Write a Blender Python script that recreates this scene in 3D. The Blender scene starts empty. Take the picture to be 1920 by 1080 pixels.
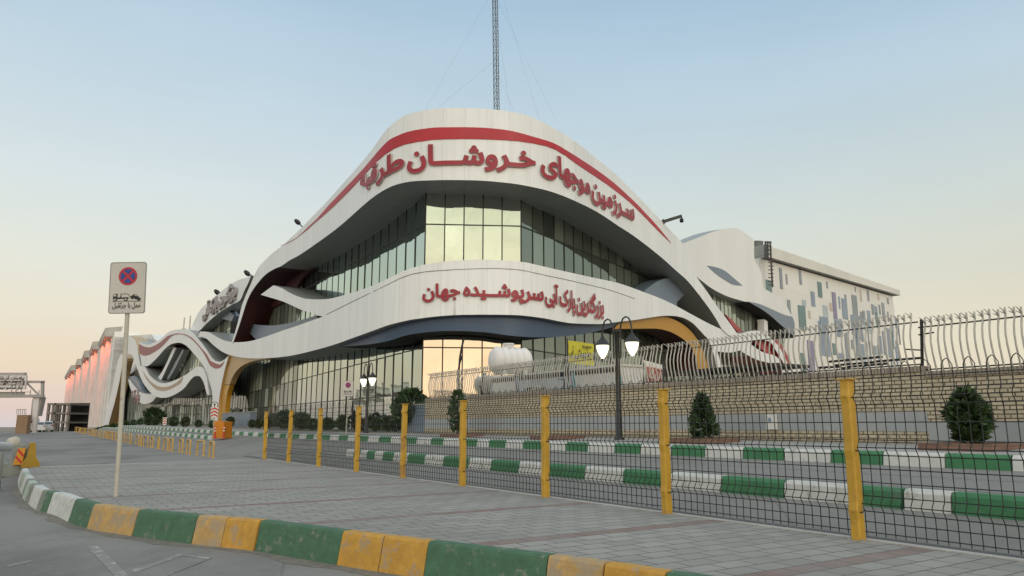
import bpy, math, random
from mathutils import Vector, Matrix
from mathutils.geometry import delaunay_2d_cdt
import numpy as np
import unicodedata
R = math.radians
rnd = random.Random(7)
S = bpy.context.scene
COL = S.collection

# ------------------------------------------------------------------ camera
F = 1390.0                       # focal length in photograph pixels (1920 wide)
PITCH = math.atan(258 / F)
CP, SP = math.cos(PITCH), math.sin(PITCH)
CAMZ = 1.35
cam = bpy.data.objects.new('camera', bpy.data.cameras.new('camera'))
COL.objects.link(cam)
cam.location = (0, 0, CAMZ)
cam.rotation_euler = (R(90) + PITCH, 0, 0)
cam.data.sensor_width = 36
cam.data.lens = 36 * F / 1920
cam.data.clip_start = 0.1
cam.data.clip_end = 20000
S.camera = cam

# ------------------------------------------------------------------ sky, sun, exposure
SUN_EL, SUN_AZ = R(7), R(158)     # low sun behind the camera, to the right
w = bpy.data.worlds.new("World"); S.world = w; w.use_nodes = True
nt = w.node_tree; N = nt.nodes; L = nt.links
bg = N['Background']
sky = N.new('ShaderNodeTexSky'); sky.sky_type = 'NISHITA'; sky.sun_disc = False
sky.sun_elevation = SUN_EL; sky.sun_rotation = SUN_AZ
tc = N.new('ShaderNodeTexCoord'); sx = N.new('ShaderNodeSeparateXYZ')
L.new(tc.outputs['Generated'], sx.inputs[0])
def ramp(stops):
    r = N.new('ShaderNodeValToRGB'); e = r.color_ramp.elements
    while len(e) > 1: e.remove(e[-1])
    e[0].position, e[0].color = stops[0][0], (*stops[0][1], 1)
    for p, c in stops[1:]:
        x = e.new(p); x.color = (*c, 1)
    return r
def lin(r, g, b):
    f = lambda c: (c / 255 / 12.92) if c / 255 <= .04045 else ((c / 255 + .055) / 1.055) ** 2.4
    return (f(r), f(g), f(b))
# dusk gradient by height: one ramp for the rosy left, one for the paler right, one for the sunset side behind
rl = ramp([(0.0, lin(216, 206, 208)), (.02, lin(226, 205, 196)), (.07, lin(236, 217, 192)), (.13, lin(234, 227, 208)), (.2, lin(227, 230, 219)),
           (.29, lin(213, 224, 226)), (.40, lin(197, 216, 227)), (.52, lin(174, 199, 218)), (.68, lin(190, 208, 224)), (.85, lin(228, 236, 244)), (1, lin(240, 246, 252))])
rr = ramp([(0.0, lin(226, 212, 190)), (.1, lin(230, 221, 198)), (.2, lin(217, 219, 206)), (.28, lin(205, 216, 214)),
           (.40, lin(188, 209, 221)), (.52, lin(164, 192, 214)), (.68, lin(190, 208, 224)), (.85, lin(228, 236, 244)), (1, lin(240, 246, 252))])
rb = ramp([(0.0, (1.75, 1.15, .70)), (.1, (1.8, 1.32, .88)), (.19, (1.2, 1.18, .86)), (.32, (1.02, 1.13, .86)), (.5, (1.25, 1.30, 1.22)), (.75, (1.1, 1.18, 1.2)), (1, (.86, .92, .98))])
L.new(sx.outputs['Z'], rl.inputs[0]); L.new(sx.outputs['Z'], rr.inputs[0]); L.new(sx.outputs['Z'], rb.inputs[0])
def mrange(sock, a, b):
    m = N.new('ShaderNodeMapRange'); m.interpolation_type = 'SMOOTHSTEP'
    m.inputs[1].default_value = a; m.inputs[2].default_value = b
    L.new(sock, m.inputs[0]); return m.outputs[0]
def mixc(fac, a, b):
    m = N.new('ShaderNodeMix'); m.data_type = 'RGBA'
    if isinstance(fac, float): m.inputs[0].default_value = fac
    else: L.new(fac, m.inputs[0])
    L.new(a, m.inputs[6]); L.new(b, m.inputs[7]); return m.outputs[2]
front = mixc(mrange(sx.outputs['X'], -.55, .45), rl.outputs[0], rr.outputs[0])
vd = N.new('ShaderNodeVectorMath'); vd.operation = 'DOT_PRODUCT'
vd.inputs[1].default_value = (.16, -.987, 0); L.new(tc.outputs['Generated'], vd.inputs[0])
cl = N.new('ShaderNodeTexNoise'); cl.inputs['Scale'].default_value = 7; cl.inputs['Detail'].default_value = 5; cm = N.new('ShaderNodeMapping'); cm.inputs['Scale'].default_value = (1, 1, 2.5)
L.new(tc.outputs['Generated'], cm.inputs[0]); L.new(cm.outputs[0], cl.inputs['Vector'])
cr = N.new('ShaderNodeMapRange'); cr.inputs[1].default_value = .3; cr.inputs[2].default_value = .7; cr.inputs[3].default_value = .78; cr.inputs[4].default_value = 1.18; L.new(cl.outputs[0], cr.inputs[0])
cv = N.new('ShaderNodeVectorMath'); cv.operation = 'SCALE'; L.new(rb.outputs[0], cv.inputs[0]); L.new(cr.outputs[0], cv.inputs['Scale'])
allsky = mixc(mrange(vd.outputs['Value'], -.3, .8), front, cv.outputs[0])
sk = N.new('ShaderNodeVectorMath'); sk.operation = 'SCALE'; sk.inputs['Scale'].default_value = .3
L.new(sky.outputs[0], sk.inputs[0])
# the gradient is written in display brightness, so it is divided by the background strength
gr = N.new('ShaderNodeVectorMath'); gr.operation = 'SCALE'; gr.inputs['Scale'].default_value = .92 / .12
L.new(allsky, gr.inputs[0])
hz = N.new('ShaderNodeTexNoise'); hz.inputs['Scale'].default_value = 2.2; hz.inputs['Detail'].default_value = 5
hm = N.new('ShaderNodeMapping'); hm.inputs['Scale'].default_value = (1, 1, 4); L.new(tc.outputs['Generated'], hm.inputs[0]); L.new(hm.outputs[0], hz.inputs['Vector'])
hr = N.new('ShaderNodeMapRange'); hr.inputs[1].default_value = .3; hr.inputs[2].default_value = .7; hr.inputs[3].default_value = .965; hr.inputs[4].default_value = 1.035; L.new(hz.outputs[0], hr.inputs[0])
hv = N.new('ShaderNodeVectorMath'); hv.operation = 'SCALE'; L.new(gr.outputs[0], hv.inputs[0]); L.new(hr.outputs[0], hv.inputs['Scale'])
L.new(mixc(.06, hv.outputs[0], sk.outputs[0]), bg.inputs[0])
bg.inputs[1].default_value = .12
sun = bpy.data.objects.new('sun', bpy.data.lights.new('sun', 'SUN')); COL.objects.link(sun)
sun.data.energy = .5; sun.data.angle = R(14); sun.data.color = (1, .89, .77)
sd_ = Vector((math.sin(SUN_AZ) * math.cos(SUN_EL + R(8)), math.cos(SUN_AZ) * math.cos(SUN_EL + R(8)), math.sin(SUN_EL + R(8))))
sun.rotation_euler = sd_.to_track_quat('Z', 'Y').to_euler()
S.view_settings.view_transform = 'Standard'; S.view_settings.look = 'None'
S.view_settings.exposure = 0.22; S.view_settings.gamma = 1
S.render.resolution_x, S.render.resolution_y = 1024, 576
S.cycles.max_bounces = 6; S.cycles.caustics_reflective = False; S.cycles.caustics_refractive = False

# ------------------------------------------------------------------ helpers: projection
def ray(u, v):
    x, z = (u - 960) / F, (540 - v) / F
    return Vector((x, CP - z * SP, SP + z * CP))
def atY(u, v, Y):
    r = ray(u, v); t = Y / r.y
    return Vector((r.x * t, Y, CAMZ + r.z * t))
def gnd(u, v, z=0.0):
    r = ray(u, v); t = (z - CAMZ) / r.z
    return Vector((r.x * t, r.y * t, z))
DIRX, DIRY = -.5497, .8354        # street direction; n is its right-hand normal
def sd(s, d, z=0.0): return Vector((DIRX * s + DIRY * d, DIRY * s - DIRX * d, z))
def s_at(u, d, v=800):            # distance along the street where column u meets the line at offset d
    r = ray(u, v); t = d / (r.x * DIRY - r.y * DIRX)
    return t * (r.x * DIRX + r.y * DIRY)
def rise(s): return .0065 * max(0, min(s, 132) - 52) - .03 * max(0, s - 132)
PROF = [(-400, -.42), (8.7, -.1), (9.6, .1), (10.2, .225), (14, .6), (17, .957), (21, 1.05), (60, 1.15), (400, 1.2)]
def prof(d):
    for (a, x), (b, y) in zip(PROF, PROF[1:]):
        if d <= b: return x + (y - x) * (d - a) / (b - a)
    return PROF[-1][1]
def gz(s, d): return prof(d) + rise(s)

# ------------------------------------------------------------------ helpers: meshes
ROOT = {}
class MB:
    def __init__(s): s.v = []; s.f = []; s.m = []; s.uv = []; s.sm = []
    def add(s, pts, faces, mi=0, uvs=None, smooth=False):
        b = len(s.v); s.v += [Vector(p) for p in pts]
        for f in faces:
            s.f.append([b + i for i in f]); s.m.append(mi); s.sm.append(smooth)
        s.uv += list(uvs) if uvs else [(p[0], p[2]) for p in pts]
        return s
    def quad(s, a, b, c, d, mi=0, uvs=None): return s.add([a, b, c, d], [(0, 1, 2, 3)], mi, uvs)
    def box(s, c, size, ax=None, mi=0):
        c = Vector(c); X, Y, Z = ax or (Vector((1, 0, 0)), Vector((0, 1, 0)), Vector((0, 0, 1)))
        X, Y, Z = Vector(X), Vector(Y), Vector(Z)
        a, b, e = size[0] / 2, size[1] / 2, size[2] / 2
        P = [c + X * (i * a) + Y * (j * b) + Z * (k * e) for k in (-1, 1) for j in (-1, 1) for i in (-1, 1)]
        return s.add(P, [(0, 2, 3, 1), (4, 5, 7, 6), (0, 1, 5, 4), (2, 6, 7, 3), (0, 4, 6, 2), (1, 3, 7, 5)], mi)
    def bar(s, a, b, w, h=None, mi=0, up=None):
        a, b = Vector(a), Vector(b); d = b - a; l = d.length; d.normalize()
        up = Vector(up) if up else (Vector((0, 0, 1)) if abs(d.z) < .95 else Vector((0, 1, 0)))
        x = d.cross(up).normalized(); z = x.cross(d).normalized()
        return s.box((a + b) / 2, (w, l, h or w), (x, d, z), mi)
    def tube(s, path, r, n=6, mi=0, caps=True, smooth=True):
        P = [Vector(p) for p in path]; k = len(P)
        rs = r if isinstance(r, (list, tuple)) else [r] * k
        pts = []; prev = None
        for i in range(k):
            d = (P[min(i + 1, k - 1)] - P[max(i - 1, 0)]).normalized()
            if prev is None:
                x = d.cross(Vector((0, 0, 1)) if abs(d.z) < .9 else Vector((0, 1, 0))).normalized()
            else:
                x = (prev - d * prev.dot(d)).normalized()
            prev = x; y = d.cross(x)
            pts += [P[i] + (x * math.cos(6.28318 * j / n) + y * math.sin(6.28318 * j / n)) * rs[i] for j in range(n)]
        fs = [(i * n + j, i * n + (j + 1) % n, (i + 1) * n + (j + 1) % n, (i + 1) * n + j) for i in range(k - 1) for j in range(n)]
        s.add(pts, fs, mi, smooth=smooth)
        if caps: s.add(pts[:n], [tuple(reversed(range(n)))], mi); s.add(pts[-n:], [tuple(range(n))], mi)
        return s
    def lathe(s, c, prof_, n=12, mi=0, smooth=True, axis=None):
        c = Vector(c); Z = Vector(axis or (0, 0, 1)).normalized()
        X = Z.cross(Vector((0, 1, 0)) if abs(Z.y) < .9 else Vector((1, 0, 0))).normalized(); Y = Z.cross(X)
        pts = [c + X * (r * math.cos(6.28318 * j / n)) + Y * (r * math.sin(6.28318 * j / n)) + Z * z for r, z in prof_ for j in range(n)]
        fs = [(i * n + j, i * n + (j + 1) % n, (i + 1) * n + (j + 1) % n, (i + 1) * n + j) for i in range(len(prof_) - 1) for j in range(n)]
        s.add(pts, fs, mi, smooth=smooth)
        if prof_[0][0] > 1e-4: s.add(pts[:n], [tuple(reversed(range(n)))], mi)
        if prof_[-1][0] > 1e-4: s.add(pts[-n:], [tuple(range(n))], mi)
        return s
    def prism(s, poly, o, X, Y, depth, mi=0):   # closed 2D outline in the plane (o, X, Y), extruded by the vector depth
        o, X, Y, dv = Vector(o), Vector(X), Vector(Y), Vector(depth); n = len(poly)
        A = [o + X * x + Y * y for x, y in poly]; B = [p + dv for p in A]
        s.add(A, [tuple(range(n))], mi); s.add(B, [tuple(reversed(range(n)))], mi)
        for i in range(n):
            j = (i + 1) % n; s.add([A[i], A[j], B[j], B[i]], [(0, 1, 2, 3)], mi)
        return s
    def build(s, name, mats, parent=None, world=True, fix=True):
        me = bpy.data.meshes.new(name)
        off = Vector((0, 0, 0))
        if parent is not None and world: off = ROOT.get(parent.name, Vector((0, 0, 0)))
        me.from_pydata([tuple(p - off) for p in s.v], [], s.f)
        for m in (mats if isinstance(mats, (list, tuple)) else [mats]): me.materials.append(m)
        me.polygons.foreach_set('material_index', s.m); me.polygons.foreach_set('use_smooth', s.sm)
        ul = me.uv_layers.new(name='UVMap')
        li = np.zeros(len(me.loops), dtype=np.int32); me.loops.foreach_get('vertex_index', li)
        ul.data.foreach_set('uv', np.array(s.uv, dtype=np.float32)[li].ravel())
        me.validate(); me.update()
        o = bpy.data.objects.new(name, me); COL.objects.link(o)
        if parent is not None:
            o.parent = parent; ROOT[o.name] = off
        return o
def thing(name, label, cat, loc=(0, 0, 0), group=None):
    o = bpy.data.objects.new(name, None); COL.objects.link(o); o.location = loc; o.empty_display_size = .3
    ROOT[o.name] = Vector(loc); o['label'] = label; o['category'] = cat
    if group: o['group'] = group
    return o
def tag(o, label, cat, group=None):
    o['label'] = label; o['category'] = cat
    if group: o['group'] = group
    return o
def structure(o): o['kind'] = 'structure'; return o
def dup(root, loc, rz=0.0, label=None):
    r = root.copy(); COL.objects.link(r); r.location = loc; r.rotation_euler = (0, 0, rz)
    if label: r['label'] = label
    for ch in list(root.children):
        c = ch.copy(); COL.objects.link(c); c.parent = r
        for g in ch.children:
            e = g.copy(); COL.objects.link(e); e.parent = c
    return r

# ------------------------------------------------------------------ materials
def pmat(name, col, rough=.6, var=.12, scale=2.0, bump=0.0, bscale=None, metal=0.0, col2=None, fac2=.0, spec=.4, stretch=(1, 1, 1), coat=0):
    m = bpy.data.materials.new(name); m.use_nodes = True; t = m.node_tree; b = t.nodes['Principled BSDF']
    b.inputs['Roughness'].default_value = rough; b.inputs['Metallic'].default_value = metal
    b.inputs['Specular IOR Level'].default_value = spec; b.inputs['Coat Weight'].default_value = coat
    c = t.nodes.new('ShaderNodeTexCoord'); mp = t.nodes.new('ShaderNodeMapping'); mp.inputs['Scale'].default_value = stretch
    t.links.new(c.outputs['Object'], mp.inputs[0])
    n = t.nodes.new('ShaderNodeTexNoise'); n.inputs['Scale'].default_value = scale; n.inputs['Detail'].default_value = 6; n.inputs['Roughness'].default_value = .65
    t.links.new(mp.outputs[0], n.inputs['Vector'])
    r = t.nodes.new('ShaderNodeValToRGB'); e = r.color_ramp.elements
    e[0].position, e[1].position = .3, .7
    lo = tuple(x * (1 - var) for x in col); hi = tuple(min(1, x * (1 + var)) for x in col)
    e[0].color = (*lo, 1); e[1].color = (*hi, 1)
    t.links.new(n.outputs[0], r.inputs[0]); out = r.outputs[0]
    if col2:
        n2 = t.nodes.new('ShaderNodeTexNoise'); n2.inputs['Scale'].default_value = scale * .7; n2.inputs['Detail'].default_value = 8; n2.inputs['Roughness'].default_value = .7
        t.links.new(mp.outputs[0], n2.inputs['Vector'])
        mr = t.nodes.new('ShaderNodeMapRange'); mr.inputs[1].default_value = .62 - fac2 * .4; mr.inputs[2].default_value = .70 - fac2 * .4
        t.links.new(n2.outputs[0], mr.inputs[0])
        mx = t.nodes.new('ShaderNodeMix'); mx.data_type = 'RGBA'; t.links.new(mr.outputs[0], mx.inputs[0])
        t.links.new(out, mx.inputs[6]); mx.inputs[7].default_value = (*col2, 1); out = mx.outputs[2]
    t.links.new(out, b.inputs['Base Color'])
    if bump:
        n3 = t.nodes.new('ShaderNodeTexNoise'); n3.inputs['Scale'].default_value = bscale or scale * 8; n3.inputs['Detail'].default_value = 4
        t.links.new(c.outputs['Object'], n3.inputs['Vector'])
        bp = t.nodes.new('ShaderNodeBump'); bp.inputs['Strength'].default_value = bump; bp.inputs['Distance'].default_value = .02
        t.links.new(n3.outputs[0], bp.inputs['Height']); t.links.new(bp.outputs[0], b.inputs['Normal'])
    return m
def nodes_of(m): t = m.node_tree; return t, t.nodes, t.links, t.nodes['Principled BSDF']
def math_(t, op, a, b=None, c=None):
    n = t.nodes.new('ShaderNodeMath'); n.operation = op
    for i, x in enumerate((a, b, c)):
        if x is None: continue
        if isinstance(x, (int, float)): n.inputs[i].default_value = x
        else: t.links.new(x, n.inputs[i])
    return n.outputs[0]
def mixrgb(t, fac, a, b, blend='MIX'):
    n = t.nodes.new('ShaderNodeMix'); n.data_type = 'RGBA'; n.blend_type = blend
    for i, x in ((0, fac), (6, a), (7, b)):
        if isinstance(x, (int, float)): n.inputs[i].default_value = x
        elif isinstance(x, tuple): n.inputs[i].default_value = (*x, 1)
        else: t.links.new(x, n.inputs[i])
    return n.outputs[2]
def noise(t, vec, scale, detail=5, rough=.6):
    n = t.nodes.new('ShaderNodeTexNoise'); n.inputs['Scale'].default_value = scale; n.inputs['Detail'].default_value = detail; n.inputs['Roughness'].default_value = rough
    t.links.new(vec, n.inputs['Vector']); return n.outputs[0]
def smooth(t, x, a, b):
    n = t.nodes.new('ShaderNodeMapRange'); n.inputs[1].default_value = a; n.inputs[2].default_value = b; t.links.new(x, n.inputs[0]); return n.outputs[0]
def mapping(t, vec, sc):
    n = t.nodes.new('ShaderNodeMapping'); n.inputs['Scale'].default_value = sc; t.links.new(vec, n.inputs[0]); return n.outputs[0]

def cladding(name, col, wx=1.35, wz=0.0, seam=.5, streak=.2):
    """painted composite panels: thin vertical joints every wx metres, faint rain streaks, slight tone change per panel"""
    m = bpy.data.materials.new(name); m.use_nodes = True; t, n, l, b = nodes_of(m)
    b.inputs['Roughness'].default_value = .42; b.inputs['Specular IOR Level'].default_value = .35
    uv = n.new('ShaderNodeUVMap').outputs[0]; sp = n.new('ShaderNodeSeparateXYZ'); l.new(uv, sp.inputs[0])
    q = math_(t, 'DIVIDE', sp.outputs[0], wx); fr = math_(t, 'FRACT', q); fl = math_(t, 'FLOOR', q)
    j = math_(t, 'LESS_THAN', fr, .02 / wx)
    wn = n.new('ShaderNodeTexWhiteNoise'); wn.noise_dimensions = '2D'
    cb = n.new('ShaderNodeCombineXYZ'); l.new(fl, cb.inputs[0])
    if wz:
        q2 = math_(t, 'DIVIDE', sp.outputs[1], wz); j = math_(t, 'MAXIMUM', j, math_(t, 'LESS_THAN', math_(t, 'FRACT', q2), .03 / wz)); l.new(math_(t, 'FLOOR', q2), cb.inputs[1])
    l.new(cb.outputs[0], wn.inputs['Vector'])
    tone = math_(t, 'MULTIPLY_ADD', wn.outputs[0], .07, .95)
    st = smooth(t, noise(t, mapping(t, uv, (2.2, .12, 1)), 1.6, 6, .65), .48, .75)
    base = mixrgb(t, math_(t, 'MULTIPLY', st, streak), col, tuple(x * .55 for x in col))
    big = noise(t, uv, .25, 4)
    base = mixrgb(t, math_(t, 'MULTIPLY', smooth(t, big, .4, .7), .12), base, tuple(x * .75 for x in col))
    cmb = n.new('ShaderNodeCombineXYZ'); [l.new(tone, cmb.inputs[i]) for i in range(3)]
    base = mixrgb(t, 1.0, base, cmb.outputs[0], 'MULTIPLY')
    base = mixrgb(t, math_(t, 'MULTIPLY', j, seam), base, tuple(x * .35 for x in col))
    l.new(base, b.inputs['Base Color'])
    bp = n.new('ShaderNodeBump'); bp.inputs['Strength'].default_value = .08; bp.inputs['Distance'].default_value = .05
    l.new(noise(t, uv, .5, 2), bp.inputs['Height']); l.new(bp.outputs[0], b.inputs['Normal'])
    return m
def glassmat(name, tint, refl, inside=(.02, .026, .022), cap=1.0):
    """coated solar glass: dark room behind by default, strong slightly wavy reflection"""
    m = bpy.data.materials.new(name); m.use_nodes = True; t, n, l, b = nodes_of(m)
    n.remove(b); out = n['Material Output']
    gl = n.new('ShaderNodeBsdfGlossy'); gl.inputs['Color'].default_value = (*tint, 1); gl.inputs['Roughness'].default_value = .03
    df = n.new('ShaderNodeBsdfDiffuse')
    ri = n.new('ShaderNodeNewGeometry').outputs['Random Per Island']
    l.new(mixrgb(t, math_(t, 'POWER', ri, 2.0), tuple(x * .6 for x in inside), tuple(x * 2.6 for x in inside)), df.inputs['Color'])
    l.new(mixrgb(t, ri, tuple(x * .9 for x in tint), tuple(min(1, x * 1.06) for x in tint)), gl.inputs['Color'])
    uv = n.new('ShaderNodeTexCoord').outputs['Object']
    bp = n.new('ShaderNodeBump'); bp.inputs['Strength'].default_value = .2; bp.inputs['Distance'].default_value = .04
    l.new(noise(t, uv, .55, 2), bp.inputs['Height']); l.new(bp.outputs[0], gl.inputs['Normal'])
    fr = n.new('ShaderNodeFresnel'); fr.inputs[0].default_value = 1.5
    fac = math_(t, 'MINIMUM', math_(t, 'MULTIPLY_ADD', fr.outputs[0], .7, refl), cap)
    mx = n.new('ShaderNodeMixShader'); l.new(fac, mx.inputs[0]); l.new(df.outputs[0], mx.inputs[1]); l.new(gl.outputs[0], mx.inputs[2])
    l.new(mx.outputs[0], out.inputs[0]); return m
def emit(name, col, st):
    m = bpy.data.materials.new(name); m.use_nodes = True; t, n, l, b = nodes_of(m)
    b.inputs['Emission Color'].default_value = (*col, 1); b.inputs['Emission Strength'].default_value = st
    b.inputs['Base Color'].default_value = (.8, .8, .75, 1); return m

M = {}
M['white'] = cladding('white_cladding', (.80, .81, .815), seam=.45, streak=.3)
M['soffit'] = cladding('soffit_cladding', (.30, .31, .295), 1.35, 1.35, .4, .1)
M['gable'] = cladding('gable_cladding', (.80, .80, .79), 3.2, 0, .12, .15)
M['red_stripe'] = pmat('red_panel', (.42, .022, .035), .45, .12, .5)
M['pink_stripe'] = pmat('faded_red_panel', (.30, .10, .10), .55, .15, .5)
M['tan_stripe'] = pmat('tan_panel', (.42, .31, .22), .55, .12, .5)
M['dark_red'] = pmat('dark_red_panel', (.055, .012, .012), .6, .25, .4)
M['red_lens'] = pmat('red_gloss_panel', (.36, .05, .05), .5, .2, .4)
M['letter'] = pmat('red_letter', (.31, .024, .038), .45, .15, .8)
M['letter_side'] = pmat('letter_side', (.46, .36, .35), .5, .15, .8)
M['pale_letter'] = pmat('faded_letter', (.30, .27, .27), .5, .15, .8)
M['blue_fascia'] = cladding('blue_fascia', (.050, .085, .15), 2.6, 0, .3, .15)
M['slate'] = cladding('slate_fin', (.165, .21, .27), 1.8, 0, .35, .15)
M['yellow_fascia'] = cladding('yellow_fascia', (.47, .235, .014), 2.4, 0, .25, .15)
M['tan_fin'] = cladding('tan_fin', (.45, .30, .13), 2.4, 0, .25, .15)
M['black'] = pmat('black_metal', (.012, .012, .013), .45, .2, 4)
M['mullion'] = pmat('dark_mullion', (.018, .022, .02), .4, .2, 3)
M['dark'] = pmat('dark_void', (.015, .017, .017), .8, .2, 1)
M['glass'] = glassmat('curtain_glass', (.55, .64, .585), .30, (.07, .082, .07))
M['glass_brightened'] = glassmat('brightened_curtain_glass', (.60, .68, .62), .26, (.27, .295, .25), .45)  # same glass, inside colour raised to stand in for sky reflection under the overhangs
M['glass_front'] = glassmat('corner_glass', (.95, .93, .84), .70)
M['roof'] = pmat('roof_felt', (.15, .155, .15), .9, .15, .6)
M['mast_dark'] = pmat('joint_seal', (.16, .155, .15), .7, .3, 3)

# ------------------------------------------------------------------ plan curves and traced slabs
class Plan:
    def __init__(s, pts):
        s.p = np.array(pts, dtype=float); d = np.diff(s.p, axis=0)
        s.l = np.hypot(d[:, 0], d[:, 1]); s.s = np.concatenate([[0], np.cumsum(s.l)]); s.d = d / s.l[:, None]
        tv = np.vstack([s.d[:1], (s.d[1:] + s.d[:-1]), s.d[-1:]]); s.t = tv / np.hypot(tv[:, 0], tv[:, 1])[:, None]
    def pos(s, q):
        i = int(np.clip(np.searchsorted(s.s, q) - 1, 0, len(s.l) - 1)); return s.p[i] + s.d[i] * (q - s.s[i])
    def nrm(s, q):             # outward (towards the street)
        tx = np.interp(q, s.s, s.t[:, 0]); ty = np.interp(q, s.s, s.t[:, 1]); k = math.hypot(tx, ty); return np.array([ty, -tx]) / k
    def P(s, q, z, off=0.0):
        a = s.pos(q)
        if off: a = a + s.nrm(q) * off
        return Vector((a[0], a[1], z))
    def hit(s, u, v):
        r = ray(u, v); d = np.array([r.x, r.y]); c = s.p[:, 0] * d[1] - s.p[:, 1] * d[0]; best = None
        for i in range(len(c) - 1):
            if c[i] * c[i + 1] <= 0 and c[i] != c[i + 1]:
                f = c[i] / (c[i] - c[i + 1]); q = s.p[i] + (s.p[i + 1] - s.p[i]) * f; t = q.dot(d) / d.dot(d)
                if t > 0 and (best is None or t < best[0]): best = (t, s.s[i] + f * s.l[i])
        t, q = best
        return q, CAMZ + r.z * t
def unit(a): a = np.array(a, float); return a / np.hypot(*a)
LD, RD = unit((-.608, 1)), unit((.665, 1))
GA, GB = np.array((-5.52, 45.8)), np.array((.58, 46.3)); CD = unit(GB - GA)
def left_n(d): return np.array([d[1], -d[0]])
def xline(p, d, q, e):
    a = np.linalg.solve(np.array([[d[0], -e[0]], [d[1], -e[1]]]), q - p); return p + d * a[0]
def outer(o, rad=6.0, kl=330, kr=90):
    nl, nc, nr = left_n(-LD), left_n(CD), left_n(RD)
    V1 = xline(GA + nl * o, LD, GA + nc * o, CD); V2 = xline(GB + nc * o, CD, GB + nr * o, RD)
    pts = [V1 + LD * kl, V1 + LD * 150, V1 + LD * 80, V1 + LD * 40]
    def fillet(V, d0, d1):
        turn = math.acos(np.clip(d0.dot(d1), -1, 1)); tl = rad * math.tan(turn / 2)
        a = V - d0 * tl; cen = a + np.array([-d0[1], d0[0]]) * rad
        for i in range(13):
            th = turn * i / 12; x = a - cen
            pts.append(cen + np.array([x[0] * math.cos(th) - x[1] * math.sin(th), x[0] * math.sin(th) + x[1] * math.cos(th)]))
    fillet(V1, -LD, CD); fillet(V2, CD, RD)
    pts += [V2 + RD * 20, V2 + RD * 45, V2 + RD * kr]
    return Plan(pts)
PU, PL, PM = outer(2.95), outer(2.88), outer(1.55, 5.0)   # upper wave, lower wave, recessed fins

def catmull(pts, closed=True, n=4, corner=50):
    P = [Vector(p).to_2d() for p in pts]; k = len(P); out = []
    def isc(i):
        if not closed and i in (0, k - 1): return True
        a, b = P[i] - P[i - 1], P[(i + 1) % k] - P[i]
        return a.length == 0 or b.length == 0 or a.angle(b) > R(corner)
    cs = [isc(i) for i in range(k)]
    for i in range(k if closed else k - 1):
        p1, p2 = P[i], P[(i + 1) % k]
        p0 = p1 * 2 - p2 if cs[i] else P[i - 1]; p3 = p2 * 2 - p1 if cs[(i + 1) % k] else P[(i + 2) % k]
        m = max(1, min(n, int((p2 - p1).length / 5)))
        for j in range(m):
            t = j / m
            out.append(.5 * ((2 * p1) + (p2 - p0) * t + (2 * p0 - 5 * p1 + 4 * p2 - p3) * t * t + (3 * p1 - p0 - 3 * p2 + p3) * t ** 3))
    if not closed: out.append(P[-1])
    return out
def winding(contours, pts):
    X = np.array(pts); wn_ = np.zeros(len(X), int)
    for c in contours:
        a = np.array(c); b = np.roll(a, -1, axis=0)
        for (x0, y0), (x1, y1) in zip(a, b):
            side = (x1 - x0) * (X[:, 1] - y0) - (X[:, 0] - x0) * (y1 - y0)
            wn_ += ((y0 <= X[:, 1]) & (y1 > X[:, 1]) & (side > 0)).astype(int) - ((y0 > X[:, 1]) & (y1 <= X[:, 1]) & (side < 0)).astype(int)
    return wn_
def fill(contours, extra=(), evenodd=True):
    V, E = [], []
    for c in contours:
        b = len(V); V += [Vector(p) for p in c]; E += [(b + i, b + (i + 1) % len(c)) for i in range(len(c))]
    V += [Vector(p) for p in extra]
    r = delaunay_2d_cdt(V, E, [], 0, 1e-5)
    vs, fs = r[0], r[2]
    wn_ = winding(contours, [[sum(vs[i][k] for i in f) / len(f) for k in (0, 1)] for f in fs])
    keep = [f for f, w_ in zip(fs, wn_) if (w_ % 2 if evenodd else w_ != 0)]
    return [Vector(v) for v in vs], keep
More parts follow.
